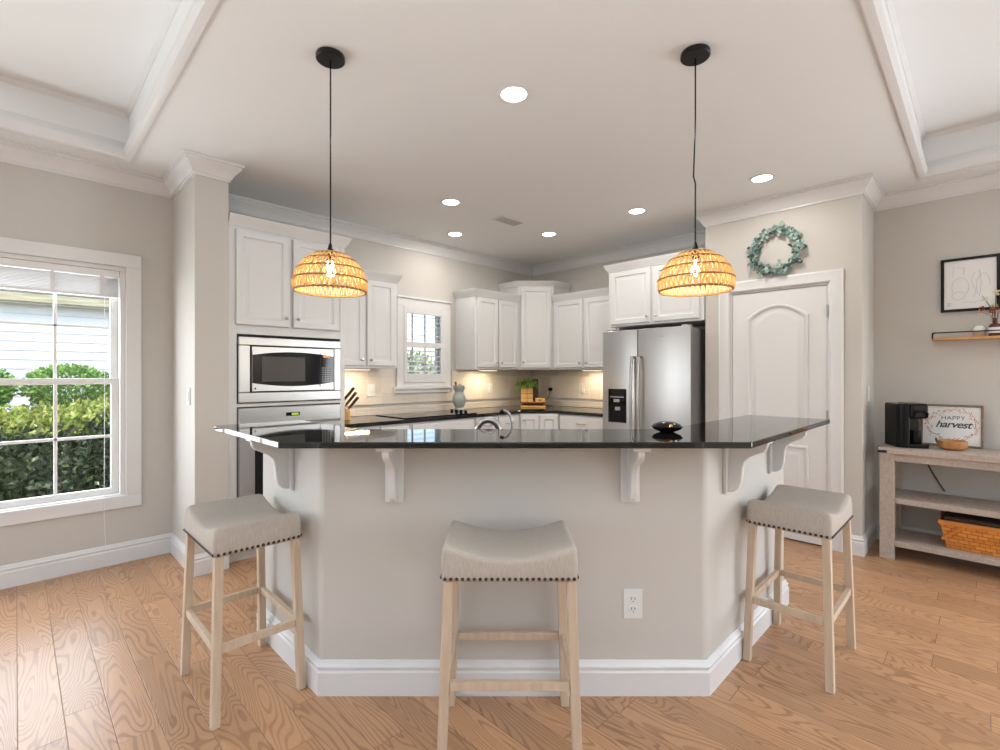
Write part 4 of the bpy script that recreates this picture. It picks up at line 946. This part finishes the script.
# ------------------------------------------------------------------ shelf, picture, shelf items
sf = thing('floating_shelf', 'narrow oak wall shelf with black rail beside the framed drawing', 'shelf', (4.888, -.1, 1.575))
B().box(-.125, -.38, -.009, -.001, .375, .009).build('board', M['warmwood'], sf, bevel=.002)
b = B(); b.tube([(-.002, .372, .045), (-.128, .372, .045), (-.128, -.378, .045), (-.002, -.378, .045)], .0045, 8); b.tube([(-.128, .372, .045), (-.128, .372, .0)], .0045, 8); b.build('rail', M['matte_black'], sf, smooth=True)
pf = thing('framed_drawing', 'black-framed line drawing on the right wall', 'picture', (4.888, .078, 1.97), -PI/2)
b = B(); w2, h2 = .155, .195
for a in ((-w2, -.022, -h2, w2, -.001, -h2+.019), (-w2, -.022, h2-.019, w2, -.001, h2), (-w2, -.022, -h2+.019, -w2+.019, -.001, h2-.019), (w2-.019, -.022, -h2+.019, w2, -.001, h2-.019)): b.box(*a)
b.build('frame', M['black'], pf, bevel=.001)
pp = B().box(-w2+.019, -.012, -h2+.019, w2-.019, -.002, h2-.019).build('print', M['paper'], pf)
b = B()
def curve_(pts): b.tube([(x_, -.0125, z_) for x_, z_ in pts], .0009, 4)
curve_([(-.05+.045*math.cos(t_), -.02+.07*math.sin(t_)) for t_ in [i*.25-.9 for i in range(19)]])
curve_([(-.06+.035*math.cos(t_), -.08+.03*math.sin(t_)) for t_ in [i*.35 for i in range(19)]])
curve_([(.02+.01*math.sin(i*.6), -.10+i*.016) for i in range(12)]+[(.05, .10), (.06, .0), (.05, -.09)])
curve_([(.07+.035*math.cos(t_), -.02+.09*math.sin(t_)) for t_ in [i*.3 for i in range(14)]])
curve_([(-.09, .06), (-.085, .13), (-.03, .12), (-.03, .07)]); curve_([(-.04+i*.012, -.13+.005*math.sin(i)) for i in range(10)])
b.box(-.12, -.0128, -.135, -.10, -.012, -.131); b.box(-.125, -.0128, -.15, -.10, -.012, -.146); b.build('line_art', M['inkgrey'], pp)
cd = thing('candle_jar', 'white candle wrapped in jute on the wall shelf', 'candle', (4.825, .03, 1.585))
B().lathe([(.001, 0), (.033, 0), (.033, .036), (.001, .036)], 24).build('wrap', M['jute'], cd, smooth=True); B().lathe([(.001, .0365), (.029, .0365), (.030, .06), (.02, .075), (.001, .078)], 24).build('candle', M['candle'], cd, smooth=True)
bt = thing('amber_bottle', 'amber glass bottle on the wall shelf at the photo edge', 'bottle', (4.825, -.05, 1.585))
B().lathe([(.001, 0), (.032, 0), (.034, .005), (.034, .065), (.028, .08), (.012, .09), (.011, .115), (.014, .118), (.014, .124), (.001, .124)], 24).build('glass', M['amber'], bt, smooth=True)
B().lathe([(.0345, .02), (.0348, .02), (.0348, .06), (.0345, .06)], 24, cap=False).build('bottle_label', M['paper'], bt)
fw = thing('dried_flowers', 'cream and dark red dried flowers in the amber bottle', 'flowers', (4.825, -.05, 1.70))
b = B(); f1 = B(); f2 = B(); rnd.seed(9)
for k in range(9):
    a = rnd.uniform(0, 2*PI); tx, ty, tz = .035*math.cos(a)-.02, .07*math.sin(a), rnd.uniform(.05, .19); b.tube([(0, 0, -.08), (tx*.3, ty*.3, tz*.5), (tx, ty, tz)], .0015, 5)
    if k % 3: 
        for _ in range(16): f1.leaf((tx, ty, tz), rdir(), rdir(), .028, .010)
    else:
        for _ in range(5): q = rdir()*.012; f2.ball((tx+q.x, ty+q.y, tz*.35+.02+q.z), .007, 6)
b.build('stems', M['bark'], fw); f1.build('petals', M['flower'], fw, fix=False); f2.build('berries', M['redberry'], fw, smooth=True)
